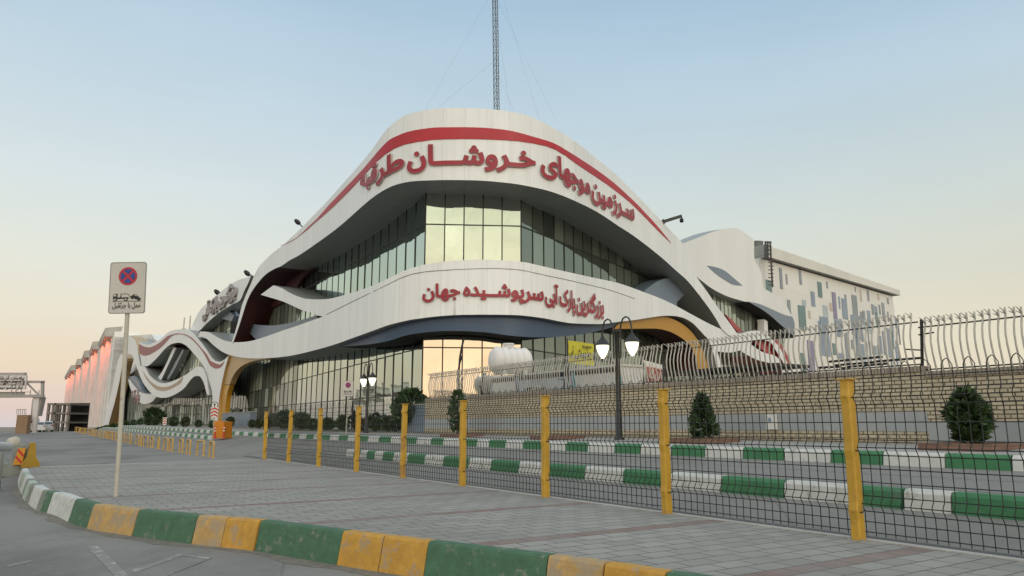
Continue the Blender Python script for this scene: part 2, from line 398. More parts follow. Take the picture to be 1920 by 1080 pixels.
def slab(name, plan, outlines, depth, mats, parent, off=0.0, seg=.9, segz=2.5, wall=None, sm=True, corner=50, raw=False):
    """a traced outline laid on a plan curve at its real distance and pushed back by `depth` metres.
    mats = (front, side, extra side ...); wall(u, v) picks the side material"""
    cont, wallm = [], []
    for o in outlines:
        px = [Vector(p) for p in o] if raw else catmull(o, corner=corner)
        cont.append([plan.hit(p.x, p.y) for p in px]); wallm.append(px)
    s0, s1 = min(p[0] for c in cont for p in c), max(p[0] for c in cont for p in c)
    z0, z1 = min(p[1] for c in cont for p in c), max(p[1] for c in cont for p in c)
    grid = [(s0 + (i + .5) * seg, z0 + (j + .5) * segz) for i in range(int((s1 - s0) / seg)) for j in range(int((z1 - z0) / segz))]
    wn_ = winding(cont, grid) if grid else []
    grid = [g for g, k in zip(grid, wn_) if k % 2]
    vs, fs = fill(cont, grid)
    mb = MB(); uv = [(v.x, v.y) for v in vs]
    fs = [f for f in fs]
    def ccw(f): a, b, c = (vs[i] for i in f[:3]); return (b - a).cross(c - a) > 0
    def dep(P_):
        if not callable(depth): return depth
        y = P_.y * CP + (P_.z - CAMZ) * SP; return depth(960 + F * P_.x / y)
    back = lambda q, z: plan.P(q, z, off - dep(plan.P(q, z, off)))
    front = [f if ccw(f) else tuple(reversed(f)) for f in fs]
    mb.add([plan.P(v.x, v.y, off) for v in vs], front, 0, uv, smooth=sm)
    mb.add([back(v.x, v.y) for v in vs], [tuple(reversed(f)) for f in front], 1, uv, smooth=sm)
    for c, px in zip(cont, wallm):
        n = len(c)
        for i in range(n):
            j = (i + 1) % n; a, b = c[i], c[j]
            mi = 1 + (wall((px[i].x + px[j].x) / 2, (px[i].y + px[j].y) / 2) if wall else 0)
            mb.add([plan.P(*a, off), plan.P(*b, off), back(*b), back(*a)], [(0, 1, 2, 3)], mi, [(a[0], 0), (b[0], 0), (b[0], 2), (a[0], 2)])
    return mb.build(name, mats, parent)

# ------------------------------------------------------------------ lettering (Perso-Arabic forms from the built-in font)
FORMS = {}
for c_ in range(0xFB50, 0xFEFD):
    try: dcm = unicodedata.decomposition(chr(c_)).split()
    except ValueError: continue
    if len(dcm) == 2 and dcm[0] in ('<isolated>', '<initial>', '<medial>', '<final>'):
        FORMS.setdefault(chr(int(dcm[1], 16)), {})[dcm[0][1:-1]] = chr(c_)
def shape(s):
    out, n = [], len(s)
    for i, c in enumerate(s):
        if c not in FORMS: out.append(c); continue
        p = i > 0 and (s[i - 1] == 'ـ' or (s[i - 1] in FORMS and 'initial' in FORMS[s[i - 1]]))
        q = i < n - 1 and (s[i + 1] in FORMS or s[i + 1] == 'ـ') and 'initial' in FORMS[c]
        k = 'medial' if p and q else 'final' if p else 'initial' if q else 'isolated'
        out.append(FORMS[c].get(k, FORMS[c].get('isolated')))
    return ''.join(reversed(out))
def text_fill(s, bold=0.0, res=2):
    cu = bpy.data.curves.new('t', 'FONT'); cu.body = shape(s); cu.resolution_u = res
    o = bpy.data.objects.new('t', cu); COL.objects.link(o)
    dg = bpy.context.evaluated_depsgraph_get(); oc = o.evaluated_get(dg)
    c2 = oc.to_curve(dg); cont = []
    for sp in c2.splines:
        bp = sp.bezier_points; n = len(bp); pts = []
        for i in range(n):
            a, b = bp[i], bp[(i + 1) % n]
            p0, p1, p2, p3 = a.co, a.handle_right, b.handle_left, b.co
            straight = abs((p1 - p0).cross(p3 - p0).z) + abs((p2 - p0).cross(p3 - p0).z) < 1e-6
            k = 1 if straight else res + 1
            if straight: k = max(1, int((p3 - p0).length / .25))
            for j in range(k):
                t = j / k; q = p0 * (1 - t) ** 3 + p1 * 3 * t * (1 - t) ** 2 + p2 * 3 * t * t * (1 - t) + p3 * t ** 3
                if not pts or (q.to_2d() - pts[-1]).length > 1e-4: pts.append(q.to_2d())
        if len(pts) > 2 and (pts[0] - pts[-1]).length < 1e-4: pts.pop()
        if len(pts) > 2: cont.append(pts)
    oc.to_curve_clear(); bpy.data.objects.remove(o); bpy.data.curves.remove(cu)
    # fonts wind the outside one way and holes the other: make outside counter-clockwise, then embolden
    area = lambda c: sum(a.x * b.y - b.x * a.y for a, b in zip(c, c[1:] + c[:1])) / 2
    if sum(area(c) for c in cont) < 0: cont = [list(reversed(c)) for c in cont]
    if bold:
        nc = []
        for c in cont:
            k = len(c); r_ = []
            for i in range(k):
                a, b = (c[i] - c[i - 1]), (c[(i + 1) % k] - c[i]); a.normalize(); b.normalize()
                m = Vector((a.y + b.y, -(a.x + b.x))); m = m / max(m.length_squared / 2, .5)
                r_.append(c[i] + m * bold)
            nc.append(r_)
        cont = nc
    x0 = min(p.x for c in cont for p in c); x1 = max(p.x for c in cont for p in c)
    cont = [[((p.x - x0) / (x1 - x0), p.y) for p in c] for c in cont]
    vs, fs = fill(cont, evenodd=False)
    # outline edges of the filled shape, for the letters' sides
    cnt = {}
    for f in fs:
        for a, b in zip(f, f[1:] + f[:1]): cnt[(a, b)] = 1
    edge = [e for e in cnt if (e[1], e[0]) not in cnt]
    return vs, [tuple(f) for f in fs], edge, x1 - x0
TCACHE = {}
def text_on(mb, s, fn, bold=0.0, mi=(0, 1), sides=True):
    """fn(x 0..1, y in font heights, front?) -> 3D point"""
    key = (s, bold)
    if key not in TCACHE: TCACHE[key] = text_fill(s, bold)
    vs, fs, edge, w_ = TCACHE[key]
    A = [fn(v.x, v.y, True) for v in vs]
    mb.add(A, fs, mi[0])
    if sides:
        B = [fn(v.x, v.y, False) for v in vs]
        for a, b in edge: mb.add([A[a], A[b], B[b], B[a]], [(0, 1, 2, 3)], mi[1])
    return w_
def flat_text(mb, s, o, X, Y, width, height, mi=0, bold=0.0):
    """text on a flat board: o = left end of the baseline"""
    o, X, Y = Vector(o), Vector(X), Vector(Y)
    text_on(mb, s, lambda x, y, f: o + X * (x * width) + Y * (y * height), bold, (mi, mi), False)
def plan_text(name, plan, words, base, size, off, depth, mats, parent, bold=.03):
    """words = (text, u_left, u_right); base = traced baseline pixels, left to right"""
    if not isinstance(size, list): size = [(0, size), (1, size)]
    B = [plan.hit(u, v) for u, v in base]; bs, bz = [b[0] for b in B], [b[1] for b in B]
    mb = MB()
    for s, ul, ur in words:
        vl = np.interp(ul, [b[0] for b in base], [b[1] for b in base]); vr = np.interp(ur, [b[0] for b in base], [b[1] for b in base])
        sl, sr = plan.hit(ul, vl)[0], plan.hit(ur, vr)[0]
        def fn(x, y, f):
            q = sl + (sr - sl) * x; return plan.P(q, float(np.interp(q, bs, bz)) + y * float(np.interp(ul + (ur - ul) * x, [a for a, _ in size], [b for _, b in size])), off if f else off - depth)
        text_on(mb, s, fn, bold)
    return mb.build(name, mats, parent)

# ------------------------------------------------------------------ curtain walls
def face_k(p, d, u, v):
    r = ray(u, v); k = (p[0] * r.y - p[1] * r.x) / (d[1] * r.x - d[0] * r.y); q = p + d * k
    return k, CAMZ + r.z * q[1] / r.y
def curtain(p, d, k0, k1, step, top, z0, rows, parent, glass, nout, name='curtain_wall', lift=.5, mw=.08):
    """panes between mullions; top = traced pixels of the upper limit, rows = functions k -> z of the transoms"""
    T = sorted(face_k(p, d, u, v) for u, v in top); tk, tz = [a[0] for a in T], [a[1] for a in T]
    zt = lambda k: float(np.interp(k, tk, tz)) + lift
    g, mu = MB(), MB(); n = max(1, round((k1 - k0) / step)); st = (k1 - k0) / n
    P3 = lambda k, z, o=0.0: Vector((*(p + d * k + nout * o), z))
    for i in range(n):
        a, b = k0 + i * st, k0 + (i + 1) * st; ta, tb = zt(a), zt(b)
        zr = [z0] + sorted(r((a + b) / 2) for r in rows) + [None]
        zr = [z for z in zr if z is None or z < min(ta, tb) - .3]
        zr = zr if zr and zr[-1] is None else zr + [None]
        for lo, hi in zip(zr, zr[1:]):
            la = lo; ha, hb = (ta, tb) if hi is None else (hi, hi)
            j = [rnd.uniform(-.016, .016) for _ in range(4)]
            g.quad(P3(a, la, j[0]), P3(b, la, j[1]), P3(b, hb, j[2]), P3(a, ha, j[3]))
            if hi is not None: mu.bar(P3(a, hi, .012), P3(b, hi, .012), .05, .07)
        mu.bar(P3(a, z0, .012), P3(a, ta, .012), mw, .05, up=(*nout, 0))
    mu.bar(P3(k1, z0, .012), P3(k1, zt(k1), .012), mw, .05, up=(*nout, 0))
    o = g.build(name, glass, parent); mu.build('mullions', M['mullion'], o)
    return o
NL, NC, NR = left_n(-LD), left_n(CD), left_n(RD)

# ================================================================== the mall: corner block
mall = thing('mall_building', 'large white mall block with rounded corner, red stripe, wavy bands and red Persian lettering', 'building', (-2.5, 46, 1.0))
zt_up, zt_lo = (lambda k: 14.0), (lambda k: 6.11)
left_top = [(792.5, 366), (745, 397.5), (670, 455), (647.5, 467.5), (582.5, 504), (540, 530), (500, 560), (440, 640)]
right_top = [(977, 373), (1035, 401), (1085, 422.5), (1135, 447.5), (1185, 480), (1210, 495), (1235, 512), (1300, 562), (1352, 616)]
curtain(GA, LD, 0.001, 28, 1.56, left_top, 1.0, [zt_up, lambda k: 6.11 - .021 * k, lambda k: 3.3], mall, M['glass'], NL)
curtain(GA, LD, 28.001, 62, 1.56, left_top, 1.0, [zt_up, lambda k: 6.11 - .021 * k, lambda k: 3.3], mall, M['glass_brightened'], NL)
curtain(GA, CD, 0.001, float(np.hypot(*(GB - GA))) - .001, 1.23, [(797, 366), (975, 368)], 1.0, [zt_up, zt_lo], mall, M['glass_front'], NC)
curtain(GB, RD, 0.001, 42, 1.38, right_top, 1.0, [zt_up, zt_lo, lambda k: 3.6], mall, M['glass'], NR)

UP = [(437, 643), (447, 615), (455, 590), (463, 565), (473, 545), (486.7, 526.7), (500, 513), (517, 503), (527, 499), (543, 488), (560, 479), (576.7, 468), (600, 451.7),
      (623, 435), (643, 419), (660, 404), (687, 380), (710, 362.5), (735, 349), (760, 342), (785, 339), (835, 337.5), (885, 338), (922, 340), (960, 344), (985, 348), (1022, 356),
      (1047, 364), (1072, 374), (1110, 392), (1135, 407), (1160, 424), (1185, 440), (1212, 460), (1243, 485), (1265, 505), (1286.7, 524), (1303, 543), (1320, 565), (1333, 583),
      (1345, 602), (1354, 617.5), (1372, 634), (1384, 628), (1377, 618), (1358, 592), (1340, 568), (1328, 550), (1302.5, 513), (1294, 486), (1281, 457), (1260, 435), (1235, 409),
      (1210, 382), (1185, 357), (1155, 327), (1117, 296), (1085, 270), (1060, 253), (1027, 234), (1010, 225), (985, 215.5), (955, 209), (922, 205), (885, 202.5), (847, 202),
      (815, 204), (785, 209), (760, 216), (740, 229), (722, 246), (705, 270), (685, 296), (660, 325), (635, 353), (611, 380), (586.7, 405), (566.7, 426), (543, 448), (530, 460),
      (513, 473), (498, 486.7), (485, 501), (476.7, 516.7), (470, 533), (460, 556), (453, 575), (447, 600), (440, 625), (434, 643)]
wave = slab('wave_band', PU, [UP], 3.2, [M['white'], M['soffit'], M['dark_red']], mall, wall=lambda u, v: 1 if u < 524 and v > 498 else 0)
ST = [(526, 461.5), (553, 448), (566.7, 436.7), (580, 424), (593, 412), (606.7, 396.7), (620, 381.7), (660, 340), (685, 313), (705, 289), (727.5, 265), (747.5, 254), (772.5, 245.5), (810, 240),
      (835, 239), (885, 239), (922, 241), (960, 246), (997.5, 256), (1035, 267.5), (1060, 281), (1090, 300), (1120, 320), (1150, 342.5), (1175, 365), (1195, 384), (1210, 400), (1225, 416), (1242, 436), (1258, 456),
      (1242, 441), (1225, 424), (1210, 408.5), (1185, 383.5), (1165, 366.5), (1140, 347.5), (1110, 327), (1080, 307), (1060, 292), (1035, 278), (1010, 271), (972.5, 265), (935, 262.5),
      (885, 261), (847.5, 261), (810, 262.5), (772.5, 268), (747.5, 275), (727.5, 286), (710, 300), (685, 326), (660, 353), (632.5, 380.5), (617, 395), (603, 407.5), (590, 418), (577, 430), (563, 441), (548, 451.5)]
slab('red_stripe', PU, [ST], .05, [M['red_stripe'], M['red_stripe']], wave, off=.035, corner=70)
plan_text('lettering', PU, [("طرقبه", 678, 760), ("خـروشـــان", 765, 1003), ("موجهای", 1012, 1104), ("سـرزمین", 1106, 1187)],
          [(670, 356), (692, 347), (718, 333), (742, 321), (775, 313), (820, 309), (885, 308), (967, 312), (1000, 316), (1030, 325), (1070, 344), (1100, 363), (1135, 385), (1175, 407), (1190, 416)],
          [(670, 1.5), (780, 1.72), (1000, 1.72), (1190, 1.95)], .14, .12, [M['letter'], M['letter_side']], wave, .04)
LO = [(375, 621.5), (390, 622.5), (403, 629.5), (417, 637), (433, 641), (448, 641.7), (467, 640), (483, 636), (507, 628), (532, 619), (557, 611), (580, 602.5), (605, 594),
      (582.5, 586), (565, 581), (548, 573), (527, 564), (507, 558), (489, 552.5), (512.5, 535), (527.5, 540), (545, 550), (565, 558), (582.5, 561), (615, 560.5), (647.5, 552.5), (690, 539),
      (727.5, 522.5), (752.5, 510), (777.5, 501), (797, 496), (827.5, 491), (865, 488), (915, 487), (977.5, 491), (1010, 497.5), (1060, 509), (1110, 520), (1160, 531), (1200, 545),
      (1227, 555), (1257, 568), (1283, 582), (1307, 595), (1332, 608), (1354, 617.5), (1381, 625), (1391, 625), (1403, 621.5), (1418, 620), (1432.6, 624), (1441, 630), (1450, 638.5),
      (1462, 652), (1471, 670), (1483, 693), (1489, 703), (1480, 703), (1467, 677), (1459, 664), (1450, 649), (1444, 641), (1428, 637), (1415, 638), (1406, 643.5), (1418, 653), (1432, 661), (1455, 668),
      (1466, 684), (1475, 703), (1468, 703), (1459, 686), (1440, 680), (1418, 674), (1395, 662), (1388, 657), (1370, 661), (1345, 659), (1350, 675), (1357, 692), (1344, 692), (1338, 663), (1329, 638.5), (1320, 628),
      (1311, 618), (1299, 606), (1284, 597), (1270, 593), (1255, 592), (1240, 592.5), (1215, 596), (1190, 600), (1165, 603), (1148, 605), (1135, 607), (1110, 607.5), (1072, 606), (1047, 602),
      (1022, 597), (997, 593.5), (972, 591), (935, 590), (885, 590), (847.5, 591), (810, 594), (785, 597.5), (767.5, 600), (730, 609), (692.5, 622.5), (655, 636), (630, 645), (592.5, 656),
      (555, 665), (530, 669), (492.5, 672), (462.5, 671.5), (437.5, 667.5), (417.5, 660), (400, 647), (387.5, 635), (380, 631.5), (371.7, 631.7)]
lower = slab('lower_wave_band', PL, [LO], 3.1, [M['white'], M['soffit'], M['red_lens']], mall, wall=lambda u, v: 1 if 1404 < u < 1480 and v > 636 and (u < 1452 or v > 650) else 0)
plan_text('lettering', PL, [("جهان", 793, 863), ("سرپوشــیده", 868, 1018), ("آبی", 1020.5, 1045), ("پارک", 1047, 1076), ("بزرگترین", 1078, 1130)],
          [(790, 559), (820, 557.5), (870, 555), (900, 555), (960, 557), (1017, 564), (1042, 570), (1062, 575), (1082, 581), (1105, 585), (1130, 590)],
          [(790, 1.08), (960, 1.12), (1020, 1.3), (1080, 1.5), (1130, 1.5)], .12, .1, [M['letter'], M['letter_side']], lower, .036)
jl = [(612, 590), (660, 566), (715, 539.5), (760, 518), (795, 510), (830, 507), (865, 505), (915, 503.5), (945, 504), (977, 506.5), (1022, 516), (1060, 524), (1090, 531), (1140, 543), (1190, 560)]
slab('joint_strip', PL, [[(u, v - .55) for u, v in jl] + [(u, v + .55) for u, v in reversed(jl)]], .03, [M['mast_dark'], M['mast_dark']], lower, off=.012, corner=70)
#  recessed coloured fascias, fins and reveals
slab('blue_fascia', PL, [[(622, 650), (655, 647), (680, 644.5), (717.5, 637.5), (755, 626.5), (805, 620), (855, 618.5), (910, 621), (947.5, 626), (985, 629.5), (1022.5, 631), (1060, 630), (1110, 625), (1150, 615.5),
      (1180, 607), (1180, 590), (1100, 588), (1000, 580), (900, 572), (800, 576), (740, 596), (690, 616), (640, 634)]], 2.0, [M['blue_fascia'], M['dark']], mall, off=-.5)
slab('yellow_fascia', PL, [[(1162, 616), (1207, 615.5), (1240, 615.5), (1262, 620), (1277, 627), (1292, 637), (1302, 647), (1310, 661), (1316, 680), (1319, 703), (1337, 703), (1334, 680), (1326, 655),
      (1316, 636), (1302, 618), (1284, 604), (1262, 594), (1240, 590), (1200, 597), (1170, 606)]], 2.0, [M['yellow_fascia'], M['dark_red']], mall, off=-.42)
slab('slate_fin', PM, [[(459, 609.5), (473, 607.5), (490, 610), (515, 610), (540, 606), (565, 600), (592, 591.5), (600, 600), (580, 612), (540, 628), (500, 640), (480, 636), (472, 628), (463, 622), (457, 615)]],
     1.5, [M['slate'], M['slate']], mall)
slab('slate_fin', PM, [[(1203, 546), (1218, 535), (1233, 526), (1255, 519.5), (1287, 547), (1278, 555), (1265, 567), (1266, 584), (1240, 575)]], 1.5, [M['slate'], M['slate']], mall, off=.2)
GP = Plan([GA + LD * 330 + NL * .35, GA + NL * .35 + LD * .1]); 
slab('red_reveal', GP, [[(447, 640), (458, 600), (478, 556), (505, 515), (530, 500), (585, 504), (566, 522), (552, 545), (530, 566), (508, 578), (482, 598), (464, 622), (455, 640)]], .3, [M['dark_red'], M['dark_red']], mall)
# flat roof behind the parapet
rf = MB(); rp = [GA - NL * .5, GB - NR * .5, GB + RD * 26 - NR * .5, GB + RD * 26 + LD * 30, GA + LD * 40 - NL * .5]
rf.prism([(float(q[0]), float(q[1])) for q in rp], (0, 0, 15.6), (1, 0, 0), (0, 1, 0), (0, 0, .4)); rf.build('roof', M['roof'], mall)
# small soffit downlights
dl = MB()
for u, v in [(615, 488), (640, 470), (700, 445), (745, 408), (690, 412), (820, 356), (905, 357), (1030, 375), (1055, 394), (1095, 408), (1130, 430), (1160, 450), (720, 395)]:
    pass

# ================================================================== left wing with the interlaced waves
wing = thing('wave_wing', 'long white mall wing with interlaced wave ribbons left of the red striped corner block', 'building', tuple(GA + LD * 90) + (1.1,))
curtain(GA, LD, 62.1, 240, 2.6, [(441, 588), (425, 592), (410, 598), (376, 622), (352, 638), (330, 645), (300, 664), (262, 690), (240, 706), (228, 715)], 1.1, [lambda k: 14.0, lambda k: 5.2, lambda k: 9.5], wing, M['glass_brightened'], NL, lift=.2, mw=.2)
def z6(pts, ox=220, oy=590, k=6.0): return [(ox + x / k, oy + y / k) for x, y in pts]
TB = [(476, 517), (467, 521), (456, 524), (443, 530), (428, 540), (412, 553), (395, 567), (383, 577), (375, 588), (365, 608), (361, 621), (370, 626), (379, 619.5), (390, 608), (406.7, 593.5), (423, 581.5), (440, 571.5), (455, 563.5), (462, 548), (471, 530)]
tb = slab('text_band', PM, [TB], 1.6, [M['white'], M['soffit']], wing, off=.3, seg=3)
plan_text('lettering', PM, [("بزرگترین پارک آبی", 387, 450)], [(383, 601), (398, 588), (415, 577), (432, 566), (455, 552)], 2.3, .6, .25, [M['pale_letter'], M['pale_letter']], tb, .03)
slab('slate_fin', GP, [[(411, 596), (433, 577), (448, 593), (443, 603), (430, 599.5)]], .8, [M['slate'], M['slate']], wing, off=.6)
W1 = z6([(245, 300), (285, 325), (340, 340), (420, 312), (500, 262), (560, 205), (620, 177), (700, 165), (800, 172), (850, 200), (905, 265), (960, 332), (1010, 402), (1060, 480), (1100, 518), (1160, 530), (1210, 502), (1250, 462),
         (1236, 520), (1215, 590), (1190, 700), (1160, 850), (1140, 1000), (1125, 1240), (1075, 1240), (1075, 1000), (1062, 850), (1030, 740), (1000, 645), (970, 580), (920, 510), (860, 440), (800, 370), (740, 328), (680, 315), (600, 335), (530, 390), (460, 470), (400, 532), (340, 578), (275, 580), (258, 450)])
w1 = slab('wave_ribbon', PU, [W1], lambda u: 3.0 if u < 392 else max(.7, 3.0 - (u - 392) * .15), [M['white'], M['soffit'], M['dark_red'], M['yellow_fascia'], M['tan_fin']], wing, seg=3, segz=4,
          wall=lambda u, v: 3 if (u > 404 and v > 700) else 4 - 0 if (u > 414 and v > 664) else 1 if (315 < u < 350 and v > 635 and v < 665) else 0)
slab('tan_fin', PL, [[(426, 664), (437, 667), (462, 670), (480, 671.5), (498, 670), (498, 673), (480, 675), (467.5, 678), (453, 684), (442, 692.5), (433, 706), (427, 721), (416, 721), (419, 695)]], .6, [M['tan_fin'], M['tan_fin']], wing, off=-.2, seg=3, segz=4)
slab('yellow_fin', PL, [[(415, 722), (427, 722), (422, 740), (419.5, 760), (418, 778), (417, 803), (406, 803), (407, 771), (410, 745)]], .5, [M['yellow_fascia'], M['yellow_fascia']], wing, off=-.2, seg=3, segz=4)
for nm, pts, mt in [('pink_stripe', [(245, 328), (300, 358), (370, 368), (440, 338), (500, 298), (560, 245), (620, 222), (680, 210), (760, 220), (830, 252), (890, 310), (950, 380), (1010, 450), (1050, 520), (1100, 545), (1160, 560), (1210, 520),
                                     (1165, 590), (1100, 606), (1050, 575), (1000, 480), (940, 385), (880, 316), (820, 262), (755, 228), (680, 220), (610, 245), (540, 320), (480, 378), (400, 430), (330, 460), (262, 442)], 'pink_stripe')]:
    slab(nm, PU, [z6(pts)], .06, [M[mt], M[mt]], w1, off=.05, seg=3, segz=4, corner=70)
W2 = z6([(110, 418), (145, 425), (180, 455), (212, 545), (250, 640), (290, 742), (350, 832), (430, 912), (520, 936), (600, 926), (700, 880), (780, 820), (850, 728), (900, 690), (950, 692), (990, 752), (1018, 850), (1035, 905), (1060, 905), (1045, 800), (1025, 690), (1000, 625), (980, 592), (920, 585),
         (850, 638), (750, 700), (640, 748), (540, 772), (460, 750), (380, 682), (325, 590), (275, 578), (250, 450), (232, 335), (190, 260), (140, 238), (115, 330)])
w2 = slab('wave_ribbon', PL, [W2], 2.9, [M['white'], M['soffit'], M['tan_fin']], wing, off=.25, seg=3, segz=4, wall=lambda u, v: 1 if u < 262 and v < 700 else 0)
slab('tan_stripe', PL, [z6([(300, 630), (340, 690), (400, 760), (470, 802), (540, 815), (620, 800), (700, 752), (760, 700), (740, 760), (660, 815), (580, 850), (520, 858), (450, 838), (390, 780), (340, 720)])], .06, [M['tan_stripe'], M['tan_stripe']], w2, off=.3, seg=3, segz=4, corner=70)
W3 = z6([(130, 722), (158, 740), (200, 800), (270, 872), (340, 890), (440, 892), (450, 925), (420, 965), (360, 1000), (290, 1002), (220, 952), (170, 865), (140, 780)])
w3 = slab('wave_ribbon', PM, [W3], 1.6, [M['white'], M['soffit']], wing, off=.2, seg=3, segz=4)
plan_text('lettering', PM, [("پارک", 250, 264)], [(248, 738), (256, 748), (266, 752)], 3.2, .45, .2, [M['pink_stripe'], M['pale_letter']], w3, .03)
slab('slate_fin', GP, [z6([(150, 700), (220, 690), (290, 760), (330, 850), (380, 890), (300, 880), (240, 830), (190, 770)])], .8, [M['slate'], M['slate']], wing, off=1.0, seg=3, segz=4)
slab('diagonal_strut', GP, [z6([(738, 368), (775, 380), (690, 545), (595, 735), (525, 742), (600, 650), (660, 540)])], .9, [M['white'], M['soffit']], wing, off=1.6, seg=3, segz=4)
slab('diagonal_strut', GP, [z6([(800, 395), (822, 400), (720, 600), (640, 725), (618, 728), (700, 580)])], .9, [M['slate'], M['soffit']], wing, off=1.0, seg=3, segz=4)
# blank rear volumes of the wing: stair tower and parapet wall
slab('parapet_wall', GP, [z6([(415, 300), (415, 225), (450, 232), (560, 140), (600, 140), (605, 190), (680, 260), (560, 330)])], 6, [M['gable'], M['gable']], wing, off=-3.0, seg=6, segz=6, raw=True)
slab('stair_tower', GP, [[(221, 629), (240, 628), (270, 626), (274, 634), (280, 640), (282, 660), (262, 690), (240, 705), (221, 705)]], 6, [M['gable'], M['gable']], wing, off=-2.0, seg=6, segz=6, raw=True)
for (a, b, c, e) in [((565, 92), (610, 180), 0, 0), ((625, 120), (672, 165), 0, 0), ((745, 77), (790, 158), 0, 0), ((418, 222), (440, 255), 0, 0)]:
    q = z6([a, (b[0], a[1]), b, (a[0], b[1])]); slab('roof_box', GP, [q], 4, [M['roof'], M['roof']], wing, off=-5, seg=8, segz=8, raw=True)
# rear shaded roof wedge behind the text band
slab('parapet_wall', GP, [[(357, 625), (363, 600), (372, 585), (378, 578), (395, 566), (378, 590), (366, 622)]], 4, [M['roof'], M['roof']], wing, off=-2.5, seg=6, segz=6, raw=True)

# ================================================================== right wing: curved gable over sloping glass
gable = thing('gable_wing', 'white mall wing with a curved gable and dark slit beside the slit window block', 'building', tuple(GB + RD * 50) + (1.1,))
curtain(GB, RD, 42.1, 66, 1.55, [(1395, 570), (1420, 578), (1440, 603), (1448, 610), (1500, 640)], 1.1, [lambda k: 11.6, lambda k: 6.0], gable, M['glass_brightened'], NR, lift=.6)
curtain(GB + NR * .5, RD, 27, 42, 1.25, [(1300, 512), (1320, 534), (1340, 549), (1365, 561), (1395, 570)], 7.0, [lambda k: 11.6], gable, M['glass_brightened'], NR, lift=.5)
GG = Plan([GB + NR * 1.6, GB + NR * 1.6 + RD * 100])
GA_ = [(1279, 459), (1281, 456.5), (1292, 452), (1305, 447), (1330, 437), (1350, 431), (1370, 427.5), (1384, 428.5), (1400, 439), (1414, 450), (1415, 487), (1426, 507), (1432, 541), (1447, 549), (1470, 566), (1485, 594),
       (1465, 589), (1440, 580), (1415, 570), (1395, 565), (1365, 556), (1340, 544), (1320, 530), (1300, 512), (1290, 490)]
ga = slab('gable', GG, [GA_], 1.8, [M['gable'], M['soffit']], gable, seg=2, segz=3)
slab('slit_panel', GG, [[(1325, 498), (1340, 500.5), (1357.5, 507), (1375, 521), (1392, 535.5), (1375, 534), (1360, 526), (1342.5, 514)]], .06, [M['slate'], M['slate']], ga, off=.03, seg=2)
slab('slate_hood', GG, [[(1398, 566), (1418, 570), (1440, 579), (1465, 590), (1481, 594), (1485, 604), (1487, 634), (1472.6, 620), (1459, 609), (1438.5, 591), (1421, 579)]], 1.6, [M['slate'], M['dark']], gable, off=.3, seg=2)
slab('white_column', GG, [[(1439, 598), (1445.5, 602), (1447, 645), (1440, 640)]], .8, [M['gable'], M['gable']], gable, off=-.4, seg=2, raw=True)
slab('red_flash', GG, [[(1356, 590), (1366, 598), (1378, 611), (1392, 626), (1383, 627), (1370, 612)]], .3, [M['red_lens'], M['red_lens']], gable, off=.25, seg=2)
slab('red_lens_panel', PM, [[(1402, 642), (1420, 634), (1447, 640), (1465, 668), (1476, 690), (1455, 676), (1425, 664)]], .3, [M['red_lens'], M['red_lens']], gable, off=.8, seg=2)
slab('roof_wedge', GG, [[(1278, 447.5), (1329, 438), (1340, 437), (1281, 460)]], 4, [M['roof'], M['roof']], gable, off=-4, seg=3, raw=True)

# ================================================================== ground, road, pavement
def asphalt(name, col, patch, worn, sc=.35):
    m = bpy.data.materials.new(name); m.use_nodes = True; t, n, l, b = nodes_of(m)
    c = n.new('ShaderNodeTexCoord').outputs['Object']
    b.inputs['Roughness'].default_value = .85; b.inputs['Specular IOR Level'].default_value = .25
    big = noise(t, mapping(t, c, (1, .55, 1)), sc, 7, .62)
    base = mixrgb(t, smooth(t, big, .47, .56), col, patch)
    base = mixrgb(t, math_(t, 'MULTIPLY', smooth(t, noise(t, c, .9, 8, .7), .5, .75), .45), base, worn)
    g = noise(t, c, 55, 3, .7); base = mixrgb(t, math_(t, 'MULTIPLY', smooth(t, g, .35, .75), .35), base, tuple(x * 1.7 for x in col))
    spk = noise(t, c, 160, 2, .5); base = mixrgb(t, math_(t, 'MULTIPLY', smooth(t, spk, .6, .75), .4), base, tuple(x * .4 for x in col))
    vo = n.new('ShaderNodeTexVoronoi'); vo.feature = 'DISTANCE_TO_EDGE'; vo.inputs['Scale'].default_value = .28
    l.new(mixrgb(t, .25, c, n.new('ShaderNodeTexNoise').outputs['Color']), vo.inputs['Vector'])
    base = mixrgb(t, math_(t, 'MULTIPLY', math_(t, 'LESS_THAN', vo.outputs['Distance'], .003), .28), base, tuple(x * .35 for x in col))
    l.new(base, b.inputs['Base Color'])
    bp = n.new('ShaderNodeBump'); bp.inputs['Strength'].default_value = .35; bp.inputs['Distance'].default_value = .01
    l.new(g, bp.inputs['Height']); l.new(bp.outputs[0], b.inputs['Normal']); return m
M['road'] = asphalt('road_asphalt', (.205, .200, .190), (.125, .122, .118), (.25, .24, .225), .16)
M['lane'] = asphalt('lane_asphalt', (.20, .195, .185), (.165, .16, .15), (.26, .25, .235), .2)
M['yard'] = pmat('yard_ground', (.22, .20, .17), .9, .2, .3)
M['far_ground'] = pmat('far_ground', (.22, .19, .15), .95, .25, .01)
